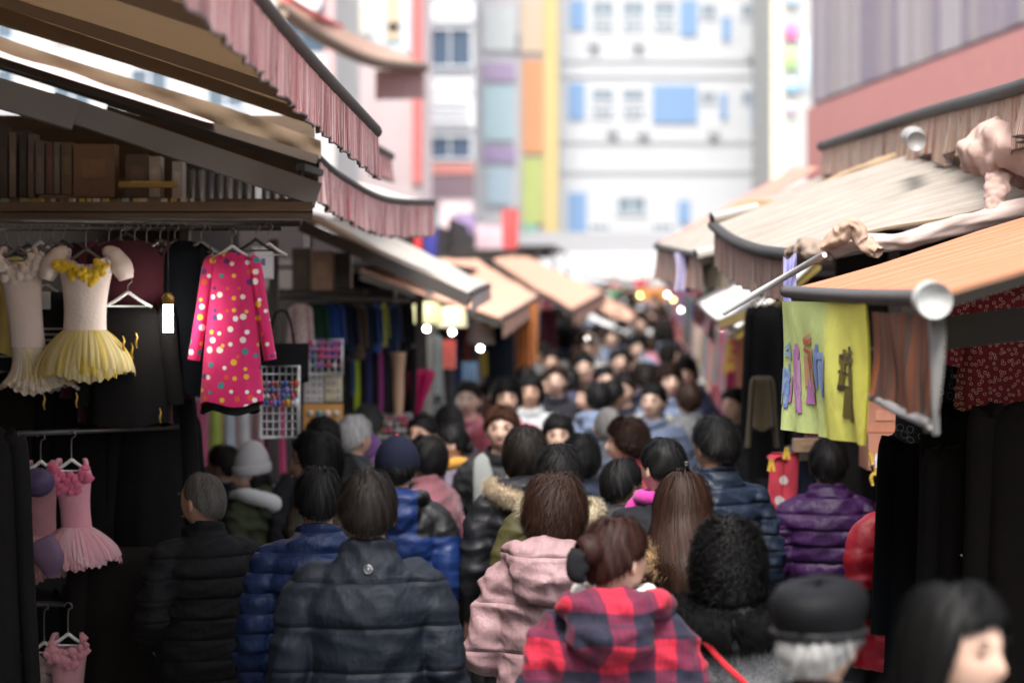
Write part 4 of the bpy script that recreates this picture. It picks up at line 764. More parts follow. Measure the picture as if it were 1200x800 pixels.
trinkets(364, 400, (402, 410, 418, 428), 5.0, 13.25, [cc[0], cc[3], cc[4], (.05, .22, .3), (.5, .08, .25)], 'hair tie on the white wire rack beside the tote bag', 'hair ties on the wire rack')
trinkets(447, 481, (490, 497, 504), 4.6, 14.95, [(.55, .06, .16), (.6, .58, .56), (.55, .3, .3), (.5, .2, .02)], 'pink trinket on the low wire rack', 'pink trinkets on the low rack')
for q in ((357, 379, 438, 471, (.66, .63, .62), 'white card display of earrings'), (381, 401, 436, 470, (.60, .54, .40), 'cream card display of earrings')):
    r = thing('earring_display', q[5], 'display', P((q[0]+q[1])/2, q[3], 13.4)); panel(r, 'card', *q[:4], 13.4, paint(q[4], .6, 0, .1), .02)
    for i in range(3):
        for j in range(4): b = MB(); b.ball(P(q[0]+4+(q[1]-q[0]-8)*i/2, q[2]+4+(q[3]-q[2]-8)*j/3, 13.37), .008, 8, 6); b.build('earring', paint(rg.choice([(.25, .05, .05), (.1, .1, .2), (.5, .4, .2)]), .3), r)
r = thing('orange_display', 'orange display board with round pieces under the earring cards', 'display', P(378, 510, 13.2)); panel(r, 'board', 356, 402, 473, 512, 13.2, paint((.60, .28, .07), .6), .02)
for i in range(4):
    for j in range(2): b = MB(); b.ball(P(364+i*10, 484+j*13, 13.17), (.018, .008, .018), 10, 6); b.build('round_piece', paint([(.5, .45, .4), (.1, .3, .35), (.6, .55, .5)][(i+j) % 3], .3), r)
# stockings row and mannequin leg
for i, (px, c, nm) in enumerate(((408, (.012, .012, .014), 'black'), (414, (.02, .06, .14), 'teal blue'), (418, (.40, .50, .02), 'lime green'), (425, (.015, .015, .02), 'charcoal'), (432, (.03, .03, .12), 'indigo'), (440, (.014, .014, .018), 'ink black'), (446, (.35, .05, .22), 'magenta'), (452, (.02, .02, .03), 'dark navy'), (484, (.015, .014, .014), 'soot black'))):
    a = P(px, 408, 15.45); L = [.42, .30, .46, .44, .42, .45, .42, .4, .45][i]; r = thing('tights', f'{nm} tights in the row hung under the pale rail', 'tights', a-Vector((0, 0, L)), 'tights on the pale rail')
    b = MB(); b.tube([a, a+Vector((0, 0, -.05)), a+Vector((.004, -.01, -L*.6)), a+Vector((0, -.02, -L))], [(.02, .01), (.026, .015), (.02, .013), (.014, .010)], 10, sub=4); b.build('leg_cloth', clo(c), r)
    b = MB(); b.tube([a+Vector((-.024, 0, 0)), a+Vector((.024, 0, 0))], .007, 8); b.build('waistband', clo(tuple(x*.7 for x in c)), r)
a = P(467, 414, 15.2); r = thing('mannequin_leg', 'skin coloured mannequin leg standing upside down in the tights row', 'mannequin', P(467, 490, 15.2)); b = MB(); b.tube([a, a-Vector((0, 0, .03)), a-Vector((0, 0, .12)), a-Vector((0, 0, .26)), a-Vector((0, 0, .40))], [.046, .045, .036, .034, .024], 16, sub=4); b.build('leg_form', paint((.62, .38, .25), .4, 0, .06), r); b = MB(); b.tube([a+Vector((0, 0, .008)), a-Vector((0, 0, .012))], [.047, .050], 16); b.build('top_rim', paint((.66, .44, .30), .4), r)
a = P(495, 432, 16); r = thing('folded_umbrella', 'hot pink folded cloth umbrella beside the tights', 'umbrella', P(484, 490, 16)); b = MB(); out = []
for t in np.linspace(0, 1, 14):
    th = np.linspace(0, 2*PI, 40, endpoint=False); w = .075*(1-t)**.8*min(1, t*8+.4)+.004; out.append(np.stack([a.x-.05*t+w*np.cos(th)*(1+.25*np.cos(6*th)), a.y+w*np.sin(th)*(1+.25*np.cos(6*th)), a.z-.34*t+0*th], -1))
b.grid(np.array(out), cv=True); b.build('canopy_cloth', nylon((.55, .015, .12), .4), r); b = MB(); b.tube([a+Vector((0, 0, .06)), a, a+Vector((-.05, 0, -.37))], .006, 8); b.build('shaft', METAL, r)
# ---- lamps in the lane
def bulb(px, py, d, lb, col, st, rad, shade=None, grp='glowing lamps along the lane'):
    r = thing('hanging_lamp', lb, 'lamp', P(px, py, d), grp if not shade else None); c = P(px, py, d); b = MB(); b.ball(c, rad, 14, 10); b.build('bulb', emit(col, st), r)
    b = MB(); b.tube([c+Vector((0, 0, rad*.8)), c+Vector((0, 0, rad*.8+.05))], [rad*.5, rad*.4], 10); b.build('socket', BKP, r); b = MB(); b.tube([c+Vector((0, 0, rad*.8+.05)), c+Vector((0, 0, .45))], .004, 5); b.build('cord', BKP, r)
    if shade: b = MB(); b.tube([c+Vector((0, 0, .20)), c+Vector((0, 0, .18)), c+Vector((0, 0, .04))], [.05, .10, .12], 18, caps=False); b.build('shade', paint(shade, .5), r)
for q in ((500, 385, 18, 'white bulb lamp with pale yellow shade under the nearest orange awning', (1, .98, .9), 12, .020, (.62, .58, .28)), (530, 389, 18.6, 'white bulb lamp with cream shade right of the yellow shaded one', (1, .98, .94), 12, .020, (.60, .56, .36)), (563, 408, 20, 'white bulb lamp before the dark doorway', (1, .98, .94), 12, .020, (.6, .6, .6))): bulb(*q)
for q in ((668, 391, 31, (1, .72, .30)), (688, 397, 30, (1, .97, .9)), (689, 408, 30.5, (1, .82, .5)), (789, 351, 34, (1, .75, .25)), (798, 363, 33, (1, .95, .85)), (782, 345, 38, (.9, .9, .9)), (750, 346, 36, (.35, .9, .2)), (846, 384, 22, (1, .98, .95)), (861, 364, 22, (1, .95, .9)), (648, 372, 33, (.8, .85, .9)), (724, 396, 40, (.9, .95, 1)), (812, 380, 42, (1, .95, .9)), (770, 392, 44, (1, .9, .85)), (760, 400, 46, (1, .8, .6)), (830, 372, 36, (1, .95, .9))):
    bulb(q[0], q[1], q[2], 'small glowing lamp blurred to a disc over the lane', q[3], 10, .014*q[2]/30)
# ---- lane stalls and their goods
def far_garments(xm, side, d0, d1, lb, pal, n):
    for i in range(n):
        d = d0+(d1-d0)*(i+.5)/n; x = xm(d)-side*.02; c, nm = random.choice(pal); L = random.uniform(.55, .9)
        px = 600+x*FPX/d; py = HOR-(zg(d)+1.98-CAMZ)*FPX/d
        garment('hung_garment', f'{nm} garment hung in the {lb}', 'garment', px, py, d, L, .34, .36, clo(c), .05, (L*.7, .04), 5, .07, rot=PI/2-.1*side, group=f'garments in the {lb}')
PALG = [((.02, .02, .025), 'black'), ((.03, .05, .15), 'blue'), ((.25, .03, .05), 'red'), ((.30, .10, .03), 'orange'), ((.18, .03, .10), 'magenta'), ((.08, .09, .09), 'grey'), ((.40, .34, .28), 'beige'), ((.05, .12, .06), 'green')]
for i, (d0, d1) in enumerate(((19, 23), (23.4, 28), (28.5, 34), (34.5, 41), (41.5, 50), (50.5, 60))):
    nm = ['first', 'second', 'third', 'fourth', 'fifth', 'farthest'][i]+' stall beyond the cream awnings on the left'
    far_garments(lane_stall(nm, -1, d0, d1), -1, d0, d1, nm, PALG, [7, 7, 7, 7, 7, 6][i])
for i, (d0, d1) in enumerate(((14.6, 18.5), (19, 24), (24.5, 31), (31.5, 40), (40.5, 50), (50.5, 60))):
    nm = ['first', 'second', 'third', 'fourth', 'fifth', 'farthest'][i]+' stall beyond the purple puffer on the right'
    far_garments(lane_stall(nm, 1, d0, d1), 1, d0, d1, nm, PALG, [6, 7, 7, 7, 7, 6][i])
# orange cloth wall, dark sheet coloured as the shaded doorway, yellow cloth on left
for px0, px1, py0, py1, d, c, lb in ((604, 630, 356, 445, 24, (.42, .14, .03), 'orange brown curtain wall below the orange awnings'), (570, 603, 382, 480, 21.5, (.02, .025, .035), 'dark sheet standing for the shaded doorway left of the orange curtain'), (632, 652, 362, 440, 28, (.16, .03, .06), 'wine red curtain right of the orange one'), (563, 571, 412, 440, 19.8, (.55, .42, .04), 'yellow cloth hanging under the doorway lamp'), (541, 560, 424, 472, 19, (.05, .10, .17), 'blue denim cloth on the left of the doorway'), (519, 534, 398, 432, 18.5, (.42, .06, .04), 'red orange bag cloth on the left stalls')):
    s = FPX/d; a = P((px0+px1)/2, py0, d); W_, H_ = (px1-px0)/s, (py1-py0)/s; U = np.linspace(-.5, .5, 24)[:, None]; Vv = np.linspace(0, 1, 10)[None, :]
    F_ = np.stack([a.x+U*W_+0*Vv, a.y+.04*np.sin(U*26+Vv)*(.3+Vv), a.z-Vv*H_+0*U], -1); b = MB(); b.grid(F_); b.grid((F_+A(0, .015, 0))[::-1]); tag(b.build('hung_sheet', clo(c, vs=4)), lb, 'curtain')
# signs crowding the far end
rg = random.Random(21)
for i in range(34):
    d = rg.uniform(48, 64); px = rg.uniform(690, 850); py = rg.uniform(342, 382) if i > 8 else rg.uniform(335, 350); c, nm = rg.choice([((.6, .06, .1), 'red'), ((.65, .62, .6), 'white'), ((.6, .25, .08), 'orange'), ((.12, .2, .45), 'blue'), ((.6, .2, .3), 'pink'), ((.05, .06, .08), 'dark'), ((.1, .3, .15), 'green'), ((.06, .05, .07), 'dark'), ((.3, .28, .32), 'grey')])
    s = FPX/d; a = P(px, py, d); w, h = rg.uniform(.25, .7), rg.uniform(.2, .5); r = thing('hanging_sign', f'small {nm} sign in the jumble over the far crowd', 'sign', a, 'signs over the far crowd'); b = MB(); b.box(a, (w, .05, h), rg.uniform(-.3, .3)); b.build('board', paint(c, .6), r); b = MB(); b.tube([a+Vector((0, 0, h/2)), a+Vector((0, 0, h/2+.3))], .012, 6); b.build('hanger_rod', METAL, r)
# ---- right stall (near): structure and goods
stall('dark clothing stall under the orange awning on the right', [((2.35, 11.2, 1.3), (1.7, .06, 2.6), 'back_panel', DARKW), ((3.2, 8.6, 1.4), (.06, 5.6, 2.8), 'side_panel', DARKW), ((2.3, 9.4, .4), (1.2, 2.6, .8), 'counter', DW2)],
 [(1.75, 11.1, 2.5), (3.1, 11.1, 2.5)], [((1.5, 8.9, 2.26), (3.1, 8.9, 2.34), .014, METAL), ((1.35, 11.0, 2.05), (2.4, 11.0, 2.05), .012, METAL)])
b = MB(); b.bar(P(1110, 390, 7.4), P(1260, 372, 7.2), .05, .10); tag(b.build('support_beam', paint((.035, .03, .028), .6)), 'dark beam under the orange awning at right edge', 'beam')
FLOR = spots((.20, .010, .022), (.62, .42, .30), 48, .22, .9, 'floral_cloth', ring=.05); SWRL = spots((.014, .014, .020), (.22, .22, .26), 26, .30, .8, 'swirl_cloth', ring=.035); MCHK = spots((.14, .02, .03), (.35, .2, .2), 60, .22, .1, 'dotted_maroon')
garment('floral_dress', 'dark red dress with pale flower print at right edge', 'dress', 1178, 334, 8.7, .44, .34, .36, FLOR, .06, (.25, .05), 5, .04, neck=.6, hang_=('white hanger holding the red floral dress', WH))
garment('swirl_blouse', 'black cloth with grey swirl print under the striped valance', 'blouse', 1084, 395, 9.0, .38, .24, .22, SWRL, .05, None, 5, .03, neck=.8)
def hstripe():
    m, t, b_ = mk('striped_knit'); z = sep(t, texco(t))[2]; setc(t, b_, mixc(t, math_(t, 'LESS_THAN', math_(t, 'FRACT', math_(t, 'MULTIPLY', z, 22.)), .3), (.012, .012, .014), (.6, .58, .56))); b_.inputs['Roughness'].default_value = .9; return m
garment('striped_top', 'black and white striped top behind the red floral dress', 'top', 1128, 392, 9.2, .30, .16, .18, hstripe(), .05, None, 4, .04)
k = 0
for px, py, d, L, w, nm, lb in ((1165, 470, 8.9, 1.0, .46, 'coat', 'long black coat below the red floral dress'), (1090, 505, 9.2, .95, .34, 'coat', 'black coat below the swirl print cloth'), (1215, 470, 8.2, 1.0, .4, 'coat', 'black coat cut by the right frame edge'), (898, 356, 13.2, .95, .20, 'coat', 'long black garment hanging where the lane meets the right stall'), (1140, 520, 8.4, .9, .30, 'coat', 'black coat in front of the floral dress stall')):
    k += 1; garment('hanging_coat', lb, 'coat', px, py, d, L, w, w*1.02, clo(DK[k % 4]), .07, (L*.75, .04), 6, .06, seed=k)
garment('olive_garment', 'olive garment low beside the long black one', 'garment', 893, 440, 12.9, .28, .11, .12, clo((.07, .05, .024)), .05, (.35, .03), 4, .06)
garment('checked_cloth', 'maroon checked cloth behind the yellow banner', 'cloth', 968, 476, 11.6, .16, .24, .22, MCHK, .04, None, 4, .04, neck=.9)
r = garment('dotted_trousers', 'red trousers with grey dots hung beside the purple puffer', 'trousers', 912, 532, 11.2, .02, .10, .1, clo((.4, .03, .05)), .02)
for i, (x0, x1) in enumerate(((906, 897), (922, 914))):
    b = MB(); b.tube([P(x0+6, 530, 11.2), P(x0+3, 580, 11.2), P(x1+4, 650, 11.2), P(x1, 705, 11.2)], [(.034, .02), (.038, .025), (.038, .025), (.036, .02)], 14, sub=5); b.build('trouser_leg', spots((.46, .035, .06), (.55, .50, .50), 9, .16, .35, 'dotted_red'), r)
for px, py, lb in ((920, 531, 'yellow clothes peg on the red dotted trousers'), (902, 545, 'yellow clothes peg left of the red trousers')):
    b = MB(); a = P(px, py, 11.1); b.box(a, (.012, .02, .055), 0, .2); b.box(a+Vector((.014, 0, 0)), (.012, .02, .055), 0, -.2); tag(b.build('clothes_peg', paint((.60, .38, .03), .5)), lb, 'peg')
garment('jeans', 'dark blue trousers hanging right of the red dotted ones', 'trousers', 946, 540, 11.3, .75, .12, .13, clo((.020, .028, .05)), .04, None, 4, .05, neck=.8)
pack(930, 962, 514, 528, 11.2, (.45, .30, .18), 'tan carton above the hanging trousers', .12); pack(1010, 1056, 470, 504, 11.0, (.58, .26, .17), 'upper salmon cardboard box behind the purple puffer', .3, .8); pack(1012, 1062, 506, 548, 10.95, (.55, .24, .16), 'lower salmon cardboard box behind the purple puffer', .3, .8)
rg = random.Random(31)
for i in range(18):
    a = P(1020+rg.uniform(0, 32), 530+rg.uniform(0, 40), 10.75); b = MB(); b.tube([a+Vector((rg.uniform(-.03, .03), 0, .03)), a, a+Vector((rg.uniform(-.02, .02), -.01, -.035))], [.006, .010, .006], 8, sub=3); tag(b.build('key_charm', paint(rg.choice([(.6, .6, .6), (.5, .32, .05), (.06, .12, .35), (.03, .03, .03), (.5, .1, .08)]), .35)), 'small charm in the bunch by the salmon boxes', 'charm', 'charms by the salmon boxes')
hanger(1068, 520, 10.4, .22, 'pale hanger sticking out above the red and black coat', WH)
garment('purple_scarf', 'dark purple scarf hung below the pale hanger', 'scarf', 1062, 535, 10.5, .28, .10, .12, clo((.03, .01, .04)), .04, None, 4, .08)
for px, py in ((1128, 650), (1137, 655), (1152, 692), (1140, 690), (1165, 658)):
    b = MB(); b.ball(P(px, py, 8.3), (.012, .008, .006), 8, 6); tag(b.build('buckle', paint((.6, .6, .6), .2, .8)), 'glinting metal buckle among the black coats on the right', 'buckle', 'buckles in the dark right stall')
garment('yellow_print_garment', 'yellow and red print garments by the right stalls in mid lane', 'garment', 866, 395, 20, .3, .24, .26, spots((.55, .36, .05), (.5, .05, .08), 12, .3), .05, None, 4, .06)
garment('magenta_garment', 'dark magenta garment below the yellow print one', 'garment', 862, 425, 20.3, .35, .2, .2, clo((.30, .015, .06)), .05, None, 4, .06)
b = MB(); b.bar(P(846, 380, 14.6), P(886, 366, 13.8), .04, .06); tag(b.build('wooden_beam', wood((.30, .20, .05))), 'yellowish wooden beam under the white tarp awning', 'beam')
# ------------------------------------------------------------------ people (local: standing 1.70 m, facing +Y)
HC = A(0, .018, 1.578); HS = 1.06
def remesh(mb, voxel, smooth=3, wr=0.0, seed=0, twist=None):
    me = mb.mesh('tmp'); ob = bpy.data.objects.new('tmp', me); COL.objects.link(ob)
    m = ob.modifiers.new('r', 'REMESH'); m.mode = 'VOXEL'; m.voxel_size = voxel; m.use_smooth_shade = True
    m2 = ob.modifiers.new('s', 'SMOOTH'); m2.factor = .5; m2.iterations = smooth
    dg = bpy.context.evaluated_depsgraph_get(); out = bpy.data.meshes.new_from_object(ob.evaluated_get(dg))
    bpy.data.objects.remove(ob); bpy.data.meshes.remove(me)
    n = len(out.vertices); V = np.zeros(n*3); out.vertices.foreach_get('co', V); V = V.reshape(-1, 3)
    if wr:
        N = np.zeros(n*3); out.vertices.foreach_get('normal', N); N = N.reshape(-1, 3); r = np.random.default_rng(seed)
        e = np.zeros(n)
        for k in range(14):
            q = r.normal(size=3)*A(.6, .6, 1.2); q *= r.uniform(34, 115)/np.linalg.norm(q)
            e += (1.3-2*np.abs(np.sin(.5*(V @ q)+r.uniform(0, 6)+1.8*np.sin(V @ (r.normal(size=3)*8)))))*(46/np.linalg.norm(q))*np.clip(.1+np.sin(V @ (r.normal(size=3)*7)+r.uniform(0, 6)), 0, 1.3)
        V += N*(e*wr)[:, None]/3
    if twist:
        w = np.clip((V[:, 2]-1.43)/.08, 0, 1)*(np.abs(V[:, 0]) < .13)*twist
        c, s_ = np.cos(w), np.sin(w); x, y = V[:, 0].copy(), V[:, 1].copy()
        V[:, 0] = c*x-s_*y; V[:, 1] = s_*x+c*y
    out.vertices.foreach_set('co', V.ravel()); out.polygons.foreach_set('use_smooth', [True]*len(out.polygons)); out.update()
    return out
def head_grid():
    n, m = 40, 34
    ph = np.linspace(.03, PI-.03, m)[:, None]; th = np.linspace(0, 2*PI, n, endpoint=False)[None, :]
    x = np.sin(ph)*np.sin(th); y = np.sin(ph)*np.cos(th); z = np.cos(ph)*np.ones_like(th)
    lo = np.clip(-z, 0, 1)
    X = .074*x*(1-.30*lo**1.3); Y = .093*y*np.where(y < 0, 1-.35*lo, 1-.08*lo); Z = .112*z
    fr = np.clip(y, 0, 1)**.5
    g = lambda cx, cz, sx, sz: np.exp(-((X-cx)/sx)**2-((Z-cz)/sz)**2)*fr
    Y = Y+.006*lo*fr+.021*g(0, -.026, .011, .020)+.010*g(0, -.005, .009, .022)-.010*(g(.031, .006, .017, .011)+g(-.031, .006, .017, .011))+.004*g(0, .028, .05, .010)+.006*g(0, -.062, .020, .009)+.006*g(0, -.098, .02, .015)
    return np.stack([X, Y, Z], -1)*HS+HC
ARMS = {  # shoulder-in, shoulder, upper, elbow, fore, wrist (left side has x<0)
 'B': [(.09, .0, 1.365), (.170, -.005, 1.345), (.212, -.02, 1.25), (.240, -.045, 1.10), (.255, .01, .98), (.25, .06, .875)],
 'A': [(.09, .0, 1.365), (.170, -.005, 1.345), (.216, -.03, 1.25), (.265, -.075, 1.11), (.245, .03, 1.04), (.185, .13, .985)],
 'C': [(.09, .0, 1.365), (.170, -.005, 1.345), (.212, -.01, 1.25), (.245, -.03, 1.11), (.225, .10, 1.09), (.13, .23, 1.11)]}
POSES = {'B': ('B', 'B'), 'A': ('A', 'A'), 'C': ('C', 'B'), 'D': ('C', 'C')}   # (left arm, right arm)
def arm(key, side): return [A(p[0]*side, p[1], p[2]) for p in ARMS[key]]
BODY = {}
def body_mesh(pose, turn=0):
    k = (pose, turn)
    if k in BODY: return BODY[k]
    mb = MB()
    tor = [(.80, 0, .15, .105), (.9, 0, .165, .11), (1.0, .0, .15, .10), (1.1, .0, .135, .095), (1.2, .0, .148, .105), (1.3, -.005, .165, .108), (1.37, -.01, .155, .09), (1.41, -.012, .11, .075), (1.435, -.01, .068, .062), (1.465, 0, .056, .058), (1.53, .008, .053, .056)]
    mb.tube([(0, c, z) for z, c, a, b in tor], [(a, b) for z, c, a, b in tor], 24, sub=3)
    mb.grid(head_grid(), cv=True, caps=True)
    for s_ in (-1, 1):
        R = np.array(Matrix.Rotation(.35*s_, 3, 'Z'))
        mb.ball((s_*.081, .008, 1.570), (.010, .020, .034), 10, 8, R)
        pts = arm(POSES[pose][0 if s_ < 0 else 1], s_); mb.tube(pts, [.05, .056, .05, .042, .037, .027], 14, sub=4)
        # hand: palm and five bent fingers
        d = pts[-1]-pts[-2]; d /= np.linalg.norm(d); side = np.cross(d, A(s_*.9, .2, .1)); side /= np.linalg.norm(side); nrm = np.cross(side, d)
        w = pts[-1]; palm = w+d*.05
        mb.tube([w-d*.01, w+d*.03, w+d*.085], [(.024, .02), (.040, .016), (.039, .014)], 12, sub=3, ref=side)
        curl = nrm*(-1 if np.dot(nrm, A(-s_, 0, 0)) < 0 else 1)
        for q, L in zip((-.030, -.010, .010, .029), (.060, .075, .080, .068)):
            b0 = w+d*.08+side*q; k1 = b0+d*L*.5+curl*L*.12; k2 = k1+d*L*.33+curl*L*.28; k3 = k2+d*L*.15+curl*L*.28
            mb.tube([b0-d*.015, b0, k1, k2, k3], [.0085, .0088, .0082, .0075, .006], 8, sub=2)
        fs = side if side[1] > 0 else -side
        b0 = w+d*.03+fs*.03; mb.tube([w+d*.015+fs*.015, b0, b0+d*.035+fs*.018+curl*.015, b0+d*.06+fs*.014+curl*.03], [.012, .012, .010, .008], 8, sub=2)
        st = .05*s_
        mb.tube([(s_*.085, 0, .86), (s_*.095, .005, .70), (s_*.095, st*.6+.01, .48), (s_*.095, st-.02, .28), (s_*.095, st-.03, .07)], [(.088, .095), (.078, .085), (.055, .058), (.05, .055), (.036, .04)], 16, sub=4)
        mb.tube([(s_*.095, st-.07, .045), (s_*.095, st, .05), (s_*.097, st+.10, .03), (s_*.098, st+.15, .02)], [(.03, .035), (.036, .045), (.038, .025), (.025, .015)], 12, sub=3)
    BODY[k] = remesh(mb, .0068, 2, twist=math.radians(turn) if turn else None); return BODY[k]
JK = {}
def jacket_mesh(style, pose='B', rib=0, hem=.80, fat=1.0, hood=0, collar=1, seed=1, voxel=.0095, wr=.011, ramp_=.015, loose=1.06):
    k = (style, pose, rib, hem, fat, hood, collar, seed, wr, ramp_, loose)
    if k in JK: return JK[k]
    mb = MB(); f = fat
    prof = [(hem, .0, .182, .145), (hem+.03, .0, .190, .150), (max(.92, hem+.1), 0, .190, .148), (1.02, 0, .178, .140), (1.12, 0, .172, .140), (1.22, -.005, .176, .144), (1.29, -.010, .188, .140), (1.35, -.012, .184, .122), (1.39, -.012, .152, .104), (1.425, -.010, .110, .090), (1.452, -.005, .086, .080)]
    rb = (ramp_, rib, .3) if rib else None
    mb.tube([(0, c, z) for z, c, a, b in prof], [(a*f*(loose if z < 1.33 else 1), b*f) for z, c, a, b in prof], 36, sub=7, rib=rb)
    for s_ in (-1, 1):
        pts = arm(POSES[pose][0 if s_ < 0 else 1], s_)
        pts[-1] = pts[-2]+(pts[-1]-pts[-2])*.95
        g = f*(1.05 if rib else 1.0)
        mb.tube(pts, [.062*g, .069*g, .066*g, .060*g, .055*g, .044*g], 20, sub=9, rib=(ramp_*.75, rib*.95, .1) if rib else None)
    if collar:
        t = np.linspace(0, 2*PI, 25)[:-1]; hh = .022 if collar == 1 else .036
        mb2 = [(.083*math.cos(a), .012+.086*math.sin(a), 1.450-.024*math.sin(a)) for a in t]
        ring = []
        for a in np.linspace(0, 2*PI, 12, endpoint=False):
            ring.append([(x*(1+.13*math.cos(a)), .012+(y-.012)*(1+.13*math.cos(a)), z+hh*math.sin(a)) for x, y, z in mb2])
        mb.grid(np.array(ring), cu=True, cv=True)
    if hood:
        q = hood
        mb.ball((0, -.125*q, 1.40), (.125*q, .062*q, .105*q), 20, 14, np.array(Matrix.Rotation(-.35, 3, 'X')))
        mb.ball((0, -.105*q, 1.455), (.135*q, .075*q, .045*q), 20, 12, np.array(Matrix.Rotation(.25, 3, 'X')))
        for s_ in (-1, 1):
            mb.tube([(s_*.02, -.15*q, 1.445), (s_*.10*q, -.10*q, 1.455), (s_*.125*q, -.01, 1.45), (s_*.095*q, .075, 1.435), (s_*.04, .115, 1.40)], [.035*q, .038*q, .034*q, .03*q, .018], 12, sub=5)
        mb.tube([(-.10*q, -.15*q, 1.40), (0, -.19*q, 1.375), (.10*q, -.15*q, 1.40)], [.02, .026, .02], 10, sub=5)
    JK[k] = remesh(mb, voxel, 1 if rib else 3, wr, seed); return JK[k]
def trousers_mesh():
    if 'tr' in JK: return JK['tr']
    mb = MB(); mb.tube([(0, 0, .80), (0, 0, .90), (0, 0, 1.02)], [(.165, .12), (.18, .128), (.16, .115)], 24, sub=3)
    for s_ in (-1, 1):
        st = .05*s_
        mb.tube([(s_*.085, 0, .88), (s_*.098, .003, .70), (s_*.098, st*.6+.01, .48), (s_*.098, st-.02, .28), (s_*.098, st-.03, .075)], [(.098, .11), (.092, .10), (.072, .076), (.066, .072), (.062, .07)], 18, sub=5)
    JK['tr'] = remesh(mb, .014, 3, .006, 5); return JK['tr']
def shoe_mesh(s_):
    if ('sh', s_) in JK: return JK[('sh', s_)]
    st = .05*s_; mb = MB()
    mb.tube([(s_*.096, st-.105, .045), (s_*.096, st-.08, .05), (s_*.096, st-.01, .055), (s_*.098, st+.09, .042), (s_*.100, st+.155, .032), (s_*.1, st+.18, .028)], [(.02, .03), (.040, .046), (.044, .054), (.047, .040), (.04, .03), (.02, .018)], 16, sub=3)
    V = mb.V(); V[:, 2] = np.maximum(V[:, 2], .001); mb.v = [V]
    mb.tube([(s_*.096, st-.03, .05), (s_*.096, st-.032, .12)], [(.042, .05), (.046, .052)], 14)
    JK[('sh', s_)] = mb.mesh('shoe'); return JK[('sh', s_)]
# ---- hair
def hsurf(th, z, off, lim_follow=1.0, flare=0.0, narrow=0.0):
    a, b, c = .083, .105, .121
    zz = np.where(z > 0, z, z*lim_follow)
    r = np.sqrt(np.clip(1-(zz/c)**2, .02, 1)); nar = 1-narrow*np.clip(-z-.05, 0, .3)/.3
    fl = flare*np.clip(-z-.04, 0, .11)
    x = np.sin(th)*(a*r+off+fl*.3)*nar; y = np.cos(th)*(b*r+off)-np.where(np.cos(th) < 0, fl, 0)-.008
    return np.stack([x, y, np.clip(z, -9, c)+off*np.clip(z/c, 0, 1)], -1)+HC
def zpath(u, zl):      # u 0 crown .. 1 tip; even spacing over the skull
    c = .121; phm = np.where(zl > 0, np.arccos(np.clip(zl/c, -1, 1)), PI/2); arc = phm*c; drop = np.where(zl < 0, -zl, 0)
    s_ = u*(arc+drop); return np.where((s_ < arc) | (zl > 0), c*np.cos(np.clip(s_/c, 0, PI)), -(s_-arc))
HR = {}
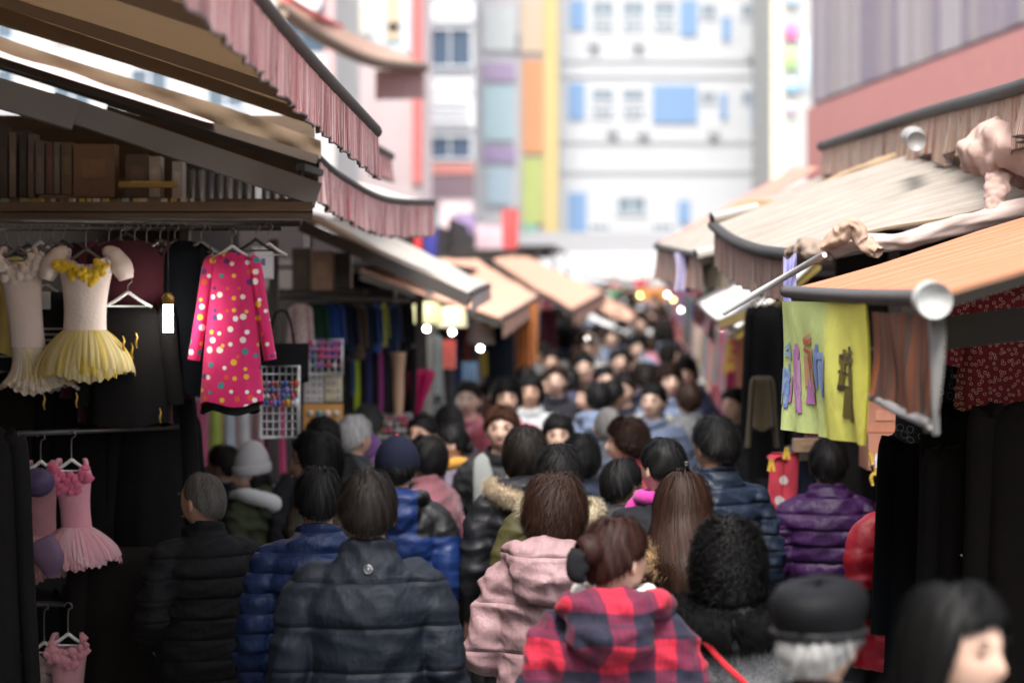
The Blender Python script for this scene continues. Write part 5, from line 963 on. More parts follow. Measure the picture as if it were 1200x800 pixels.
def hair_mesh(kind, seed=0, hat=False):
    if (kind, seed, hat) in HR: return HR[(kind, seed, hat)]
    D = dict(n=3600, knots=[(0, .068), (40, .052), (70, .018), (92, .004), (112, -.030), (150, -.058), (180, -.064)], thick=.011, follow=1.0, flare=0, narrow=0, lift=.013, drift=.55, wave=.0008, wf=8, w=.0013, seglen=(.25, .55), part=None)
    D2 = {'short': {}, 'spiky': dict(lift=.024, thick=.013, drift=1.0, n=3800),
     'balding': dict(thick=.005, n=1500, lift=.004, knots=[(0, .10), (40, .09), (70, .03), (95, .0), (120, -.03), (150, -.06), (180, -.066)]),
     'bob': dict(thick=.019, follow=.80, knots=[(0, .060), (48, .048), (66, -.03), (84, -.07), (110, -.095), (180, -.100)], lift=.013, drift=.8, n=4200, wave=.004, wf=11),
     'perm': dict(thick=.022, follow=.85, knots=[(0, .055), (48, .040), (68, -.02), (92, -.05), (120, -.075), (180, -.095)], lift=.012, drift=1.2, n=5200, wave=.010, wf=22, w=.0016, seglen=(.12, .3)),
     'bigperm': dict(thick=.044, follow=.5, knots=[(0, .04), (40, .0), (60, -.06), (90, -.09), (180, -.12)], lift=.014, drift=1.6, n=8000, wave=.013, wf=26, w=.0018, seglen=(.1, .25)),
     'long': dict(thick=.022, follow=.15, flare=.45, narrow=.42, knots=[(0, .062), (48, .05), (68, -.06), (88, -.22), (110, -.31), (180, -.36)], lift=.010, drift=.16, n=4600, seglen=(.35, .75), wave=.002, wf=5),
     'bobwide': dict(thick=.034, follow=.72, knots=[(0, .060), (48, .048), (66, -.03), (84, -.075), (180, -.098)], lift=.020, drift=.9, n=5600, wave=.006, wf=13),
     'longover': dict(thick=.022, follow=.15, flare=1.75, narrow=.5, knots=[(0, .062), (38, .05), (58, -.10), (80, -.20), (110, -.27), (180, -.33)], lift=.014, drift=.16, n=5200, seglen=(.35, .75), wave=.003, wf=5),
     'pinned': dict(thick=.012, n=3200, lift=.003, drift=.2), 'bun': dict(thick=.016, n=3600, lift=.005, drift=.3)}
    D.update(D2[kind]); r = np.random.default_rng(seed+11); n = D['n']
    ka = np.radians([k[0] for k in D['knots']]); kz = np.array([k[1] for k in D['knots']])
    zl_ = lambda th: np.interp(np.abs((th+PI) % (2*PI)-PI), ka, kz)
    mb = MB()
    # underlying cap
    th = np.linspace(0, 2*PI, 48, endpoint=False)[None, :]; u = np.linspace(.015, 1, 22)[:, None]
    zl = zl_(th)*np.ones_like(u); z = zpath(u*np.ones_like(th), zl)
    off = D['thick']*.62*np.clip((1.02-u)*6, .15, 1)*np.ones_like(th)+.002*np.sin(th*9+u*7)+(.004*np.sin(th*13+u*30)+.004*np.sin(th*7-u*23) if D['wave'] > .005 else 0)
    clump = .0025*np.sin(th*6+4*np.sin(u*3.1+th*2)+seed)+.002*np.sin(th*17+5*np.sin(u*3.3+th*2)+seed*2); off = np.maximum(off*(1-.6*np.clip((-z-.01)/.10, 0, 1)*(D['follow'] > .5))+clump*(D['thick'] > .01), .001)
    if hat: off = np.where((z > .0) | (np.cos(th+0*u) > .25), -.008, off)
    mb.grid(hsurf(th*np.ones_like(u), z, off, D['follow'], D['flare'], D['narrow']), cv=True, caps=False)
    # strands as thin ribbons
    k = 6; th0 = r.uniform(0, 2*PI, n); u0 = r.uniform(0, .85, n)**.8; L = r.uniform(*D['seglen'], n)
    t = np.linspace(0, 1, k)[None, :]
    dr = r.normal(0, D['drift'], n)[:, None]*.5+.25*D['drift']
    ph = r.uniform(0, 6.3, n)[:, None]
    if hat: th0 = r.uniform(math.radians(78), math.radians(282), n); dr = dr*.15
    TH = th0[:, None]+dr*t*np.minimum(1, .3/(u0[:, None]+.1))+D['wave']*9*np.sin(t*D['wf']*.4+ph)
    uu = np.clip(u0[:, None]+L[:, None]*t, 0, 1+.10*r.uniform(-1, 1, n)[:, None]**3); Z = zpath(uu, zl_(TH))
    o0 = r.uniform(.35, 1.0, n)[:, None]*D['thick']
    tipf = np.clip((1.06-uu)*7, .2, 1)
    if hat: u0 = np.maximum(u0, np.where(zl_(th0) > 0, .95, .62)); uu = np.clip(u0[:, None]+L[:, None]*.5*t, 0, 1.02); Z = zpath(uu, zl_(TH))
    tipf = tipf*(1-.6*np.clip((-Z-.01)/.10, 0, 1)*(D['follow'] > .5)); cl = .0028*np.sin(TH*6.3+4*np.sin(uu*3.1+TH*2)+seed)+.0028*np.sin(TH*16.7+5*np.sin(uu*3.3+TH*1.7)+seed*2)+.0012*r.normal(0, 1, n)[:, None]
    OFF = o0*tipf+cl*(D['thick'] > .01)+.001+D['lift']*t**2*r.uniform(-.2, 1, n)[:, None]+D['wave']*np.cos(t*D['wf']*.4+ph)*.8
    C = hsurf(TH, Z, np.maximum(OFF, .001), D['follow'], D['flare'], D['narrow']); C[..., 2] += r.normal(0, .003, n)[:, None]*t
    wd = np.stack([np.cos(TH), -np.sin(TH), r.normal(0, .25, n)[:, None]+0*t], -1); wd /= np.linalg.norm(wd, axis=-1, keepdims=True)
    wid = D['w']*(1-.85*t**2)[..., None]*r.uniform(.6, 1.3, n)[:, None, None]
    V = np.stack([C-wd*wid, C+wd*wid], 2).reshape(n, k*2, 3)
    F1 = [(2*i, 2*i+1, 2*i+3, 2*i+2) for i in range(k-1)]
    mb.add(V, [tuple(b*k*2+q for q in f) for b in range(n) for f in F1])
    if kind in ('bun', 'pinned'):
        c = HC+A(0, -.115, .035 if kind == 'bun' else -.02); R = .050 if kind == 'bun' else .036
        mb.ball(c, (R, R*.8, R), 16, 10)
        for i in range(600):
            a0 = r.uniform(0, 6.3); b0 = r.uniform(-1.2, 1.2); q = np.linspace(0, 1.6, 6); rr = R*r.uniform(1., 1.12)
            pts = np.stack([np.cos(a0+q)*np.cos(b0+.2*q), np.sin(b0+.2*q)*.9, np.sin(a0+q)*np.cos(b0+.2*q)], -1)*rr+c
            wv = np.cross(np.gradient(pts, axis=0), pts-c); wv /= np.linalg.norm(wv, axis=1)[:, None]+1e-9
            mb.add(np.stack([pts-wv*.0012, pts+wv*.0012], 1).reshape(-1, 3), F1)
    HR[(kind, seed, hat)] = mb.mesh('hair'); return HR[(kind, seed, hat)]
def fur_mesh(q=1.0, n=24000, L=.024, path=None, R=.03, seed=3):
    key = ('fur', q, n, L, R, path is None)
    if key in HR: return HR[key]
    r = np.random.default_rng(seed); mb = MB()
    pth = np.array(path if path is not None else [(-.05, .11, 1.40), (-.115, .06, 1.44), (-.145, -.03, 1.455), (-.12, -.13, 1.43), (-.05, -.195, 1.40), (0, -.21, 1.39), (.05, -.195, 1.40), (.12, -.13, 1.43), (.145, -.03, 1.455), (.115, .06, 1.44), (.05, .11, 1.40)], float)
    pth[:, :2] *= q
    mb.tube(pth, [.012]+[R]*(len(pth)-2)+[.012], 10, sub=4)
    t = r.uniform(0, len(pth)-1.001, n); c = cat_rom(pth, t); tan = cat_rom(pth, np.minimum(t+.05, len(pth)-1.001))-c
    tan /= np.linalg.norm(tan, axis=1)[:, None]+1e-9
    v = r.normal(size=(n, 3)); v -= tan*(v*tan).sum(1)[:, None]; v /= np.linalg.norm(v, axis=1)[:, None]
    g = v+r.normal(0, .7, (n, 3))+A(0, 0, -.2)
    p0 = c+v*R*.9; Ls = L*r.uniform(.5, 1.1, n)[:, None]; p1 = p0+(v*.6+g*.4)*Ls*.5; p2 = p1+(g*.8+A(0, 0, -.2))*Ls*.5
    w = np.cross(v, g); w /= np.linalg.norm(w, axis=1)[:, None]+1e-9; w *= .0007
    V = np.stack([p0-w, p0+w, p1-w*.8, p1+w*.8, p2], 1)
    mb.add(V, [tuple(b*5+i for i in f) for b in range(n) for f in ((0, 1, 3, 2), (2, 3, 4))])
    HR[key] = mb.mesh('fur'); return HR[key]
def child(name, me, mat, parent, rot=0, kind=None):
    o = bpy.data.objects.new(name, me); COL.objects.link(o); o.parent = parent
    if not me.materials: me.materials.append(None)
    o.material_slots[0].link = 'OBJECT'; o.material_slots[0].material = mat
    o.rotation_euler = (0, 0, rot); return o
def local(name, mb, mat, parent, rot=0, key=None):
    if key and key in HR: return child(name, HR[key], mat, parent, rot)
    me = mb.mesh(name)
    if key: HR[key] = me
    return child(name, me, mat, parent, rot)
def face_parts(root, rot, hm):
    e = MB(); e.ball((0, 0, 0), (.0105, .005, .0038), 10, 6)
    for s_ in (-1, 1):
        o = local('eye', e, paint((.02, .012, .01), .15), root, rot, 'eye'); Rm = Matrix.Rotation(rot, 3, 'Z')
        o.location = Rm @ Vector((s_*.033, .1035, HC[2]+.0085))
        b = MB(); b.tube([(-.017, 0, -.002), (0, .004, .003), (.017, 0, -.001)], [(.002, .003), (.003, .004), (.0015, .002)], 6, sub=2)
        o = local('eyebrow', b, hm, root, rot, 'brow'); o.location = Rm @ Vector((s_*.034, .1095, HC[2]+.032))
    b = MB(); b.tube([(-.022, 0, 0), (-.008, .006, .002), (0, .007, .0), (.008, .006, .002), (.022, 0, 0)], [.002, .005, .005, .005, .002], 8, sub=2)
    o = local('mouth', b, paint((.33, .10, .09), .4), root, rot, 'mouth'); o.location = Rm @ Vector((0, .1145, HC[2]-.066))
BLK, DKB, BRN, GRY, WHT, RED = (.0065, .006, .006), (.013, .009, .007), (.030, .013, .008), (.14, .135, .13), (.42, .41, .40), (.065, .024, .012)
SK1, SK2, SK3 = (.50, .31, .22), (.56, .37, .28), (.42, .25, .17)
NP = [0]
def person(px, ytop, s, label, jk, jm, hair='short', hc=BLK, rot=0, turn=0, tr=(.018, .018, .022), skin=SK1, group=None, pose=None, face=False, cap=0, h=None, d=None):
    d = d or FPX/s; s = FPX/d
    z0 = zg(d)
    if h is None: h = CAMZ-(ytop-HOR)/s-z0
    sc = h/(1.705+cap)
    r = thing('person', label, 'person', ((px-600)*d/FPX, d, z0), group)
    r.rotation_euler = (0, 0, math.radians(rot)); r.scale = (sc, sc, sc)
    jk = dict(jk); pose = pose or jk.get('pose', 'B'); jk['pose'] = pose
    child('body', body_mesh(pose, turn), skinm(skin), r)
    j = child('jacket', jacket_mesh(**jk), jm, r)
    child('trousers', trousers_mesh(), cloth(tr, nm='trousers', rough=.9), r)
    for s_ in (-1, 1): child('shoe', shoe_mesh(s_), paint((.02, .02, .022), .4), r)
    rt = math.radians(turn); hm = hairm(hc)
    if hair: child('hair', hair_mesh(hair, NP[0] % 3, cap > 0), hm, r, rt)
    NP[0] += 1
    if face: face_parts(r, rt, hm)
    r['_t'] = rt
    return r
def baseball_cap(r, mat, btn):
    rt = r['_t']; mb = MB(); n = 32
    ph = np.linspace(.02, 1.0, 14)[:, None]; th = np.linspace(0, 2*PI, n, endpoint=False)[None, :]
    pol = ph*PI*.56
    seam = 1-.02*np.abs(np.cos(th*3))**14*np.sin(pol)
    Pt = np.stack([.103*np.sin(pol)*np.sin(th)*seam, .123*np.sin(pol)*np.cos(th)*seam-.004, .125*np.cos(pol)+.03+0*th], -1)+HC
    mb.grid(Pt, cv=True, caps=False)
    c = local('cap', mb, mat, r, rt)
    t = np.linspace(-1, 1, 17)[:, None]; q = np.linspace(0, 1, 6)[None, :]
    for dz in (0,):
        Q = np.stack([.092*np.sin(t*1.15)*(1+.05*q), .10*np.cos(t*1.1)+.075*q*np.cos(t*1.3)**.6 if False else .10*np.cos(t*1.1)+.075*q*np.clip(np.cos(t*1.25), 0, 1)**.5, .005-.018*q-.025*(t**2)*np.ones_like(q)], -1)+HC
        b = MB(); b.grid(Q); b.grid((Q-A(0, 0, .005))[:, ::-1])
    local('brim', b, mat, c)
    b = MB(); b.ball(HC+A(0, -.004, .155), (.009, .009, .006)); local('button', b, btn, c)
    b = MB(); b.tube([HC+A(.096*math.cos(a), -.004+.116*math.sin(a), .012) for a in np.linspace(0, 2*PI, 25)], .0035, 6); local('seam', b, mat, c)
    return c
def beanie(r, mat):
    rt = r['_t']; mb = MB(); n = 60
    u = np.linspace(0, 1, 20)[:, None]; th = np.linspace(0, 2*PI, n, endpoint=False)[None, :]
    pol = .05+u*1.75; rib = 1+.018*np.sin(th*30)
    Pt = np.stack([.094*np.sin(np.minimum(pol, PI/2+.05))*np.sin(th)*rib, .112*np.sin(np.minimum(pol, PI/2+.05))*np.cos(th)*rib-.012, .165*np.cos(pol)+.035-.012*np.cos(th)*u], -1)+HC
    mb.grid(Pt, cv=True); c = local('knit_hat', mb, mat, r, rt)
    b = MB(); ring = []
    for a in np.linspace(0, 2*PI, 10, endpoint=False):
        ring.append(np.stack([(.098+.007*math.cos(a))*np.sin(th[0])*rib[0], (.116+.007*math.cos(a))*np.cos(th[0])*rib[0]-.012, .028+.030*math.sin(a)-.014*np.cos(th[0])], -1)+HC)
    b.grid(np.array(ring), cu=True, cv=True); local('cuff', b, mat, c)
def flat_cap(r, mat):
    rt = r['_t']; mb = MB(); n = 36
    prof = [(.004, .146), (.06, .145), (.102, .134), (.120, .108), (.119, .078), (.110, .052), (.109, .040), (.110, .018)]
    th = np.linspace(0, 2*PI, n, endpoint=False)
    Pt = np.array([np.stack([a*.95*np.sin(th), a*1.15*np.cos(th)-.006, z+.010*np.cos(th)*(z > .05)+0*th], -1) for a, z in prof])+HC
    mb.grid(Pt[::-1], cv=True, caps=False); mb.ball(HC+A(0, -.006, .146), (.010, .010, .004)); c = local('cap', mb, mat, r, rt)
    t = np.linspace(-1, 1, 15)[:, None]; q = np.linspace(0, 1, 5)[None, :]
    Q = np.stack([.095*np.sin(t*1.2)+0*q, .105*np.cos(t*1.1)+.055*q*np.clip(np.cos(t*1.3), 0, 1)**.5, .03-.02*q-.02*t**2], -1)+HC
    b = MB(); b.grid(Q); b.grid((Q-A(0, 0, .005))[:, ::-1]); local('brim', b, mat, c)
    b = MB(); b.tube([HC+A(.108*math.sin(a), .127*math.cos(a)-.006, .032) for a in np.linspace(0, 2*PI, 30)], [(.006, .004)]*30, 6); local('band', b, paint((.02, .02, .02), .5), c)
PUF = dict(style='puffer', rib=.085, collar=2, fat=1.04)
PUFH = dict(style='puffer', rib=.10, hood=1.0, fat=1.08, seed=2)
PLN = dict(style='plain', collar=2, hem=.76, wr=.013, fat=1.03, loose=1.14)
HOOD = dict(style='plain', hood=1.0, hem=.78, wr=.013, seed=4, loose=1.1)
COAT = dict(style='coat', hem=.50, collar=2, wr=.013, seed=6, loose=1.1)
LITE = dict(style='lite', collar=1, hem=.82, wr=.010, seed=8, fat=.97)
def near(*a, **k): return person(*a, **k)
NV = nylon((.0075, .011, .019), .5, (.135, .74, .3)); BLACKN = nylon((.008, .008, .009), .42)
# -- front rows
p = person(431, 553, 372, 'man in dark navy quilted jacket with tall collar, back turned, centre front', dict(style='quilt', rib=.135, collar=2, fat=1.04, pose='B', wr=.014, hem=.74, ramp_=.007, loose=1.10), NV, 'short', DKB, 4)
b = MB(); b.tube([(.012*math.cos(a), -.112, 1.418+.012*math.sin(a)) for a in np.linspace(0, 2*PI, 17)], .0028, 6); b.ball((0, -.108, 1.418), (.009, .004, .009)); local('collar_ring', b, paint((.35, .35, .37), .3, .8), p)
p = person(373, 548, 318, 'man in blue down puffer left of the navy quilted jacket, back turned', dict(PUF, rib=.075, seed=3, hem=.74, ramp_=.022), nylon((.009, .021, .068), .34, (.075, .74, .3)), 'short', BLK, 6)
p = person(465, 512, 266, 'man in dark baseball cap and royal blue puffer with black shoulders', dict(PUFH, rib=.12, fat=1.16, seed=5, hem=.74), nylon_split((.009, .030, .135), (.007, .007, .008), 1.285, 1.0), 'short', BLK, -6, cap=.02)
baseball_cap(p, cloth((.012, .014, .03), .8, nm='cap_cloth'), cloth((.5, .03, .05)))
person(240, 553, 296, 'man with thinning grey streaked hair in black puffer by the dress stall', dict(PUF, seed=7, hem=.7, pose='A'), nylon((.004, .004, .005), .7, (.085, .70, .3)), 'balding', (.10, .09, .08), 28, turn=25, skin=SK3, face=True)  # black of the puffer deepened to carry the stall's shadow on him
p = person(296, 520, 226, 'woman in light grey knit hat and olive parka over white hoodie, profile to the left', dict(HOOD, seed=9, fat=1.04), cloth((.035, .040, .022), nm='parka'), 'long', BLK, 62, turn=58, cap=.05, skin=SK2, face=True)
beanie(p, cloth((.42, .40, .40), .95, .1, 200, .3, nm='knit'))
b = MB(); b.tube([(-.11, .06, 1.45), (-.135, -.04, 1.46), (-.08, -.15, 1.43), (0, -.18, 1.40), (.08, -.15, 1.43), (.135, -.04, 1.46), (.11, .06, 1.45)], [.03, .045, .05, .055, .05, .045, .03], 14, sub=5); local('hood', b, cloth((.5, .5, .5), .9, .1, nm='hoodie'), p)
person(264, 522, 216, 'short haired man with face half hidden behind the grey knit hat', dict(PLN, seed=2), cloth((.02, .02, .022)), 'short', DKB, 100, turn=-30, skin=SK1, face=True)
p = person(374, 507, 268, 'man with black hair and glasses in brown coat, looking left', dict(PLN, seed=4), cloth((.04, .033, .024)), 'bob', BLK, 70, turn=15, face=True)
b = MB()
for s_ in (-1, 1):
    b.tube([A(s_*.035+.022*math.cos(a), .124, 1.576+.016*math.sin(a)) for a in np.linspace(0, 2*PI, 17)], .0018, 5); b.tube([(s_*.057, .124, 1.577), (s_*.088, .03, 1.573)], .0018, 5)
b.tube([(-.011, .126, 1.577), (.011, .126, 1.577)], .0018, 5); local('glasses', b, paint((.01, .01, .01), .2), p, math.radians(15))
person(402, 530, 262, 'person in grey hooded jacket between the glasses man and the cap', dict(HOOD, seed=3), cloth((.13, .135, .12)), 'short', BLK, 20, h=1.56, d=10.9)
person(378, 491, 226, 'black haired shopper standing behind the man with glasses', dict(PLN, seed=1), cloth((.018, .018, .02)), 'bob', BLK, 10)
person(413, 487, 218, 'white haired elderly person in dark coat by the trinket racks', dict(PLN, seed=2), cloth((.03, .032, .036)), 'short', WHT, -25, turn=-20, face=True)
person(431, 474, 196, 'man with dark greying hair and grey green jacket near the trinket racks', dict(PLN, seed=3), cloth((.09, .10, .095)), 'short', (.05, .05, .05), 5)
p = person(431, 508, 205, 'short woman in purple cap and wine coat facing the camera', dict(PLN, seed=4), cloth((.12, .02, .04)), 'bob', BLK, 165, cap=.02, skin=SK2, face=True)
baseball_cap(p, cloth((.10, .04, .14)), cloth((.12, .05, .16)))
person(497, 486, 200, 'dark haired shopper in black coat behind the mauve jacket', dict(PLN, seed=1), cloth((.015, .015, .018)), 'short', BLK, 150, face=True)
person(503, 512, 226, 'woman with black bob in dusty mauve jacket, profile to the left', dict(PUF, seed=4, rib=0), cloth((.17, .060, .075)), 'bob', BLK, 60, turn=15, skin=SK2, face=True)
p = person(531, 497, 205, 'woman with mustard scarf and grey violet coat beside the mauve jacket', dict(COAT, seed=3), cloth((.135, .115, .15)), 'pinned', BLK, 75, turn=20, skin=SK2, face=True)
b = MB(); b.tube([(.10*math.cos(a), .01+.098*math.sin(a), 1.455+.015*math.sin(2*a)) for a in np.linspace(0, 2*PI, 20)], .036, 12); b.tube([(-.03, .11, 1.44), (-.05, .165, 1.35), (-.045, .175, 1.2), (-.05, .175, 1.08)], [(.03, .03), (.045, .022), (.05, .018), (.05, .012)], 12, sub=4); local('scarf', b, cloth((.48, .24, .035), .9, .25, 150), p)
b = MB(); b.tube([HC+A(-.02+.004*i, -.106-.002*i, .05-.012*i) for i in range(3)], .005, 6); local('hair_clip', b, paint((.7, .7, .7), .3), p, p['_t'])
person(527, 478, 178, 'grey haired shopper behind the woman with the mustard scarf', dict(PLN, seed=2), cloth((.06, .05, .06)), 'perm', (.06, .055, .055), 20)
p = person(588, 476, 219, 'young man with reddish brown hair and grey vest over black jacket, facing the camera', dict(PUF, rib=0, seed=6, pose='C'), nylon((.014, .014, .016), .5), 'spiky', RED, 176, skin=SK2, face=True, tr=(.012, .012, .014))
b = MB()
for s_ in (-1, 1): b.tube([(s_*.085, -.02, 1.445), (s_*.10, .09, 1.42), (s_*.085, .155, 1.32), (s_*.075, .168, 1.18), (s_*.08, .165, .95)], [(.032, .012), (.04, .014), (.055, .018), (.06, .018), (.06, .018)], 12, sub=4)
local('vest', b, cloth((.17, .18, .17)), p)
p = person(616, 502, 266, 'person in black parka with pale fur hood, back turned', dict(PUFH, rib=0, seed=7, fat=1.12, hem=.68), nylon((.011, .011, .014), .38), 'bob', DKB, 12)
child('fur_trim', fur_mesh(1.08), hairm((.42, .33, .23), .9), p)
person(654, 487, 205, 'black haired woman facing the camera behind the fur hood', dict(PLN, seed=2), cloth((.02, .02, .024)), 'bob', BLK, 178, skin=SK2, face=True)
p = person(655, 523, 286, 'man with spiky black hair in olive jacket behind the pink puffer', dict(PUF, rib=.15, seed=3, hood=.9, fat=1.08), nylon((.055, .050, .016), .5), 'spiky', BLK, 8)
child('fur_trim', fur_mesh(1.0, 20000, .022), hairm((.45, .38, .26), .9), p)
person(681, 512, 236, 'woman with dark curly perm in navy coat among the middle rows', dict(PLN, seed=3), cloth((.02, .025, .04)), 'perm', BLK, 0)
p = person(650, 563, 345, 'woman in dusty pink hooded puffer with brown bob, back turned', dict(PUFH, seed=9, rib=.17, fat=1.06, pose='C', hood=1.12, hem=.66, wr=.016, ramp_=.012), nylon((.33, .205, .215), .36, (.17, .66, .3)), 'bobwide', BRN, -8)
b = MB(); b.box((-.13, .30, 1.00), (.20, .09, .20)); b.tube([(-.20, .28, 1.1), (-.19, .24, 1.16), (-.12, .22, 1.18), (-.06, .28, 1.1)], .008, 8, sub=4)
bag = local('handbag', b, paint((.05, .022, .016), .4), p)
p = person(719, 608, 400, 'woman in red and navy plaid hooded jacket with hair up, front row', dict(HOOD, seed=11, fat=1.10, hood=1.12, hem=.72, collar=0), plaid(), 'bun', (.034, .012, .009), -6, turn=-42, skin=SK2, face=True)
b = MB(); b.tube([(.108*math.cos(a), .005+.105*math.sin(a), 1.475+.012*math.cos(a*2)) for a in np.linspace(0, 2*PI, 20)], .024, 12); local('fleece_collar', b, cloth((.75, .72, .68), .95, .08, 180, .8), p)
b = MB(); b.tube([(-.075, -.085, 1.58), (-.095, -.10, 1.61), (-.10, -.105, 1.55), (-.08, -.10, 1.53)], [(.012, .012), (.034, .016), (.034, .016), (.012, .012)], 10, sub=4); b.ball((-.082, -.095, 1.575), (.016, .014, .02)); local('hair_bow', b, cloth((.012, .012, .014)), p)
p = person(727, 538, 272, 'black haired man in black hooded jacket looking right, middle row', dict(HOOD, seed=3), nylon((.013, .013, .015), .5), 'short', BLK, -20, turn=-28, face=True)
person(713, 477, 202, 'man with thin grey hair in slate blue jacket, back turned', dict(PLN, seed=4), cloth((.045, .055, .075)), 'balding', GRY, 0)
person(738, 492, 226, 'woman with short curly brown hair and red collar, looking left', dict(PLN, seed=2), cloth((.26, .02, .03)), 'perm', BRN, 60, turn=20, skin=SK2, face=True)
p = person(779, 514, 284, 'woman with black hair held by a silver comb clip and magenta scarf', dict(PLN, seed=6, fat=1.08), cloth((.014, .014, .017)), 'pinned', BLK, 16, skin=SK2, turn=18)
b = MB(); b.tube([(.10*math.cos(a), .01+.10*math.sin(a), 1.465) for a in np.linspace(0, 2*PI, 20)], .03, 12); b.tube([(-.08, .06, 1.46), (-.13, .05, 1.40), (-.14, .04, 1.30)], [(.03, .03), (.035, .03), (.03, .02)], 10, sub=3); local('scarf', b, cloth((.42, .03, .24)), p)
b = MB()
for i in range(6): b.box(HC+A(.038, -.112+.002*i, .035-.011*i), (.014, .008, .005), .3)
local('hair_clip', b, paint((.75, .75, .78), .25, .6), p, p['_t'])
p = person(840, 489, 266, 'tall man with short black hair in shiny navy puffer, right of the lane', dict(PUF, rib=.07, seed=8, fat=.97, pose='B', ramp_=.012), nylon((.012, .020, .038), .34, (.07, .80, .3)), 'spiky', BLK, 22, turn=10, face=True)
p = person(801, 556, 344, 'woman with long brown hair over a tan fur hood and black coat', dict(PUFH, rib=0, seed=5, fat=1.12, hem=.6), nylon((.010, .010, .011), .5), 'longover', BRN, 4)
child('fur_trim', fur_mesh(1.12, 26000, .028), hairm((.36, .23, .12), .9), p)
p = person(853, 622, 390, 'person with big curly black hair, grey tweed coat and red strap, front row', dict(COAT, seed=9, fat=1.08, hem=.55, collar=0), herring(), 'bigperm', BLK, -3)
child('fur_collar', fur_mesh(1.10, 20000, .03, [(-.05, .11, 1.41), (-.12, .05, 1.43), (-.145, -.03, 1.43), (-.11, -.11, 1.41), (0, -.145, 1.395), (.11, -.11, 1.41), (.145, -.03, 1.43), (.12, .05, 1.43), (.05, .11, 1.41)], .060), cloth((.003, .003, .003)), p)
b = MB(); b.tube([(-.10, -.19, 1.40), (-.02, -.205, 1.31), (.07, -.198, 1.22), (.20, -.15, 1.04)], [(.010, .005)]*4, 8, sub=5); local('bag_strap', b, cloth((.55, .02, .03)), p)
p = person(958, 676, 520, 'elderly man in black leather cap with white hair, nearest at the bottom right', dict(PLN, seed=6, fat=1.06), cloth((.012, .012, .013)), 'short', WHT, -8, turn=-18, cap=.03)
flat_cap(p, cloth((.006, .006, .007), .6))
p = person(1112, 688, 590, 'woman with loose black hair at the bottom right edge, face turned right', dict(COAT, seed=2, fat=1.0), cloth((.010, .010, .012)), 'long', BLK, -110, turn=-28, skin=SK2, face=True)
person(971, 514, 258, 'woman in shiny purple puffer looking into the right stall, back turned', dict(PUF, rib=.075, seed=12, fat=1.10, pose='C', hem=.78), nylon((.032, .008, .052), .38, (.075, .78, .3)), 'short', BLK, -4)
person(1006, 538, 240, 'person in olive brown puffer standing behind the purple puffer', dict(PUF, rib=.09, seed=2), nylon((.075, .062, .045), .5), 'bob', BLK, -25)
# -- middle distance
MID = [(622, 440, 158, 'woman in open pale grey jacket facing the camera, left of the lane', (.42, .43, .44), 'bob', 175, True),
 (640, 437, 140, 'shopper in dark jacket just behind the pale grey jacket', (.03, .03, .035), 'short', 170, True),
 (668, 432, 136, 'shopper in dark blue violet jacket left of the crowd', (.035, .035, .07), 'short', 10, False),
 (692, 448, 152, 'long haired woman in dark coat looking left in mid crowd', (.02, .02, .022), 'long', 120, True),
 (716, 446, 160, 'man in black coat turned right in mid crowd', (.014, .015, .02), 'short', -50, True),
 (733, 440, 146, 'dark haired shopper behind the black coat turned right', (.03, .03, .04), 'short', 160, True),
 (766, 452, 160, 'shopper in beige grey coat in mid crowd', (.22, .22, .19), 'perm', 0, False),
 (807, 450, 165, 'man in loose mid grey jacket in mid crowd', (.11, .115, .12), 'short', 15, False),
 (862, 455, 172, 'shopper in dark grey coat beside the right stalls', (.03, .032, .036), 'short', 140, True),
 (752, 425, 120, 'woman facing the camera with dark bob deep in the lane', (.05, .02, .03), 'bob', 180, True),
 (590, 445, 150, 'shopper in black jacket browsing the left stalls', (.02, .02, .024), 'short', 60, False),
 (560, 462, 160, 'shopper in blue grey coat along the left stalls', (.06, .075, .10), 'short', 20, False)]
for i, (px, yt, s, lb, c, hr, rt, fc) in enumerate(MID):
    person(px, yt, s, lb, [PLN, LITE, HOOD, COAT][i % 4], cloth(c), hr, [BLK, DKB, BLK, BRN][i % 4], rt, face=fc, skin=[SK1, SK2][i % 2])
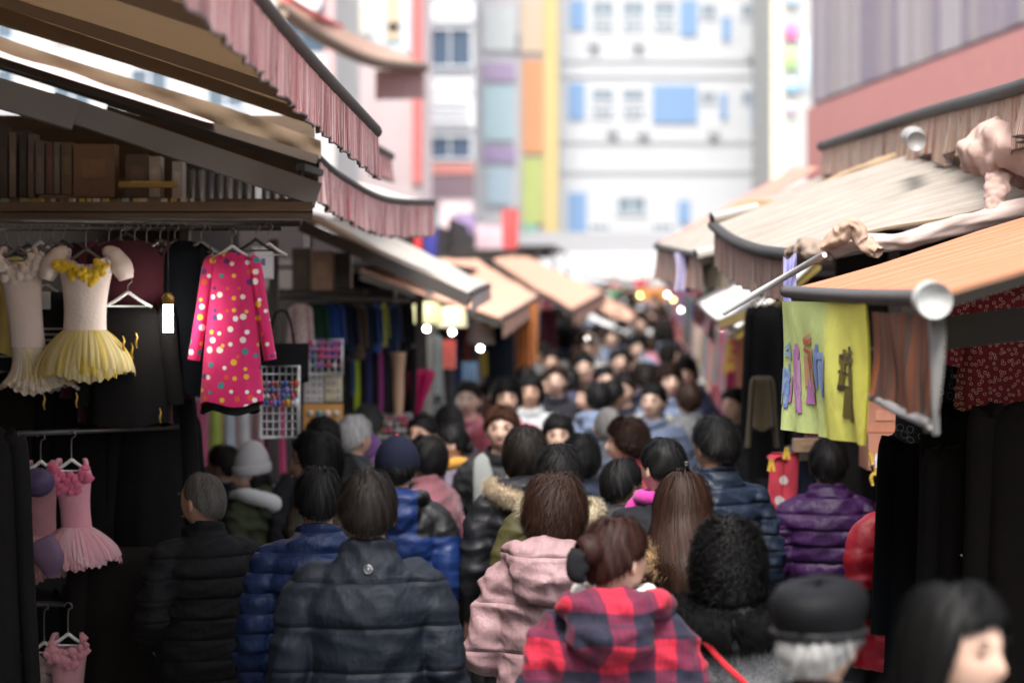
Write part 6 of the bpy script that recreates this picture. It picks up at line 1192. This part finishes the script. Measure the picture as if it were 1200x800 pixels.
# -- far crowd
PAL = [((.02, .02, .025), 'black'), ((.03, .04, .08), 'navy'), ((.13, .13, .14), 'grey'), ((.22, .04, .06), 'dark red'), ((.42, .41, .40), 'pale grey'), ((.10, .09, .06), 'olive'), ((.12, .15, .23), 'blue grey'), ((.50, .18, .22), 'pink')]
def lane(d): return -.80+.049*(d-10.2), 1.25+.049*(d-12)
taken = [(o.location.x, o.location.y) for o in COL.objects if o.name.startswith('person')]
cnt = 0; tries = 0
while cnt < 185 and tries < 14000:
    tries += 1
    d = 16+44*random.random()**.85; a, b_ = lane(d); x = random.uniform(a+.05, b_-.05)
    if any((x-q[0])**2+((y-d)*.8)**2 < .44**2 for q in taken for y in (q[1],)): continue
    if d < 21 and 600 < 600+x*FPX/d < 640: continue
    taken.append((x, d)); cnt += 1
    ci = random.choices(range(8), [6, 5, 6, 3, 5, 2, 5, 2])[0]; c, cn = PAL[ci]
    away = random.random() < .48; hr = random.choice(['short', 'short', 'short', 'bob', 'perm', 'spiky'])
    zone = 'in the middle of the packed lane' if d < 32 else 'far down the packed lane'
    sd_ = ['on the left', 'mid lane', 'on the right'][min(2, int(3*(x-a)/(b_-a)))]; zone = ('nearer part' if d < 24 else 'halfway' if d < 34 else 'far along' if d < 46 else 'farthest end')
    hw = {'short': 'short hair', 'bob': 'a bob', 'perm': 'curly hair', 'long': 'long hair', 'spiky': 'tousled hair'}[hr]
    lb = f'{cn} coat shopper with {hw} {"walking away" if away else "facing us"} {sd_}, {zone}'
    person(600+x*FPX/d, 0, 0, lb, [PLN, LITE, HOOD, COAT][cnt % 4], cloth(c), hr, random.choice([BLK, BLK, DKB, DKB, BRN, GRY if random.random() < .5 else BLK]), (0 if away else 180)+random.uniform(-25, 25), d=d, h=random.uniform(1.54, 1.76), group='shoppers in the packed lane', face=(not away and d < 32), skin=random.choice([SK2, (.60, .42, .33)]))

# -- red and black coat hanging at the right stall
q = P(1056, 592, 9.9); r = thing('puffer_coat', 'red and black puffer coat hanging right of the purple puffer', 'coat', (q.x, q.y, q.z-1.46))
m_ = nylon_split((.40, .010, .025), (.006, .006, .007), 9, .2, .4); t = m_.node_tree
co_ = texco(t); z_ = sep(t, co_)[2]; bs_ = t.nodes['Principled BSDF']; old = bs_.inputs['Base Color'].links[0].from_socket
setc(t, bs_, mixc(t, math_(t, 'MULTIPLY', math_(t, 'GREATER_THAN', z_, 1.02), math_(t, 'LESS_THAN', z_, 1.14)), old, (.006, .006, .007)))
o = child('coat_body', jacket_mesh(**dict(PUF, rib=.09, seed=4, hem=.8)), m_, r); o.rotation_euler = (0, 0, .5)
hanger(1056, 590, 9.9, .3, 'dark hanger inside the red and black puffer coat', BKP)
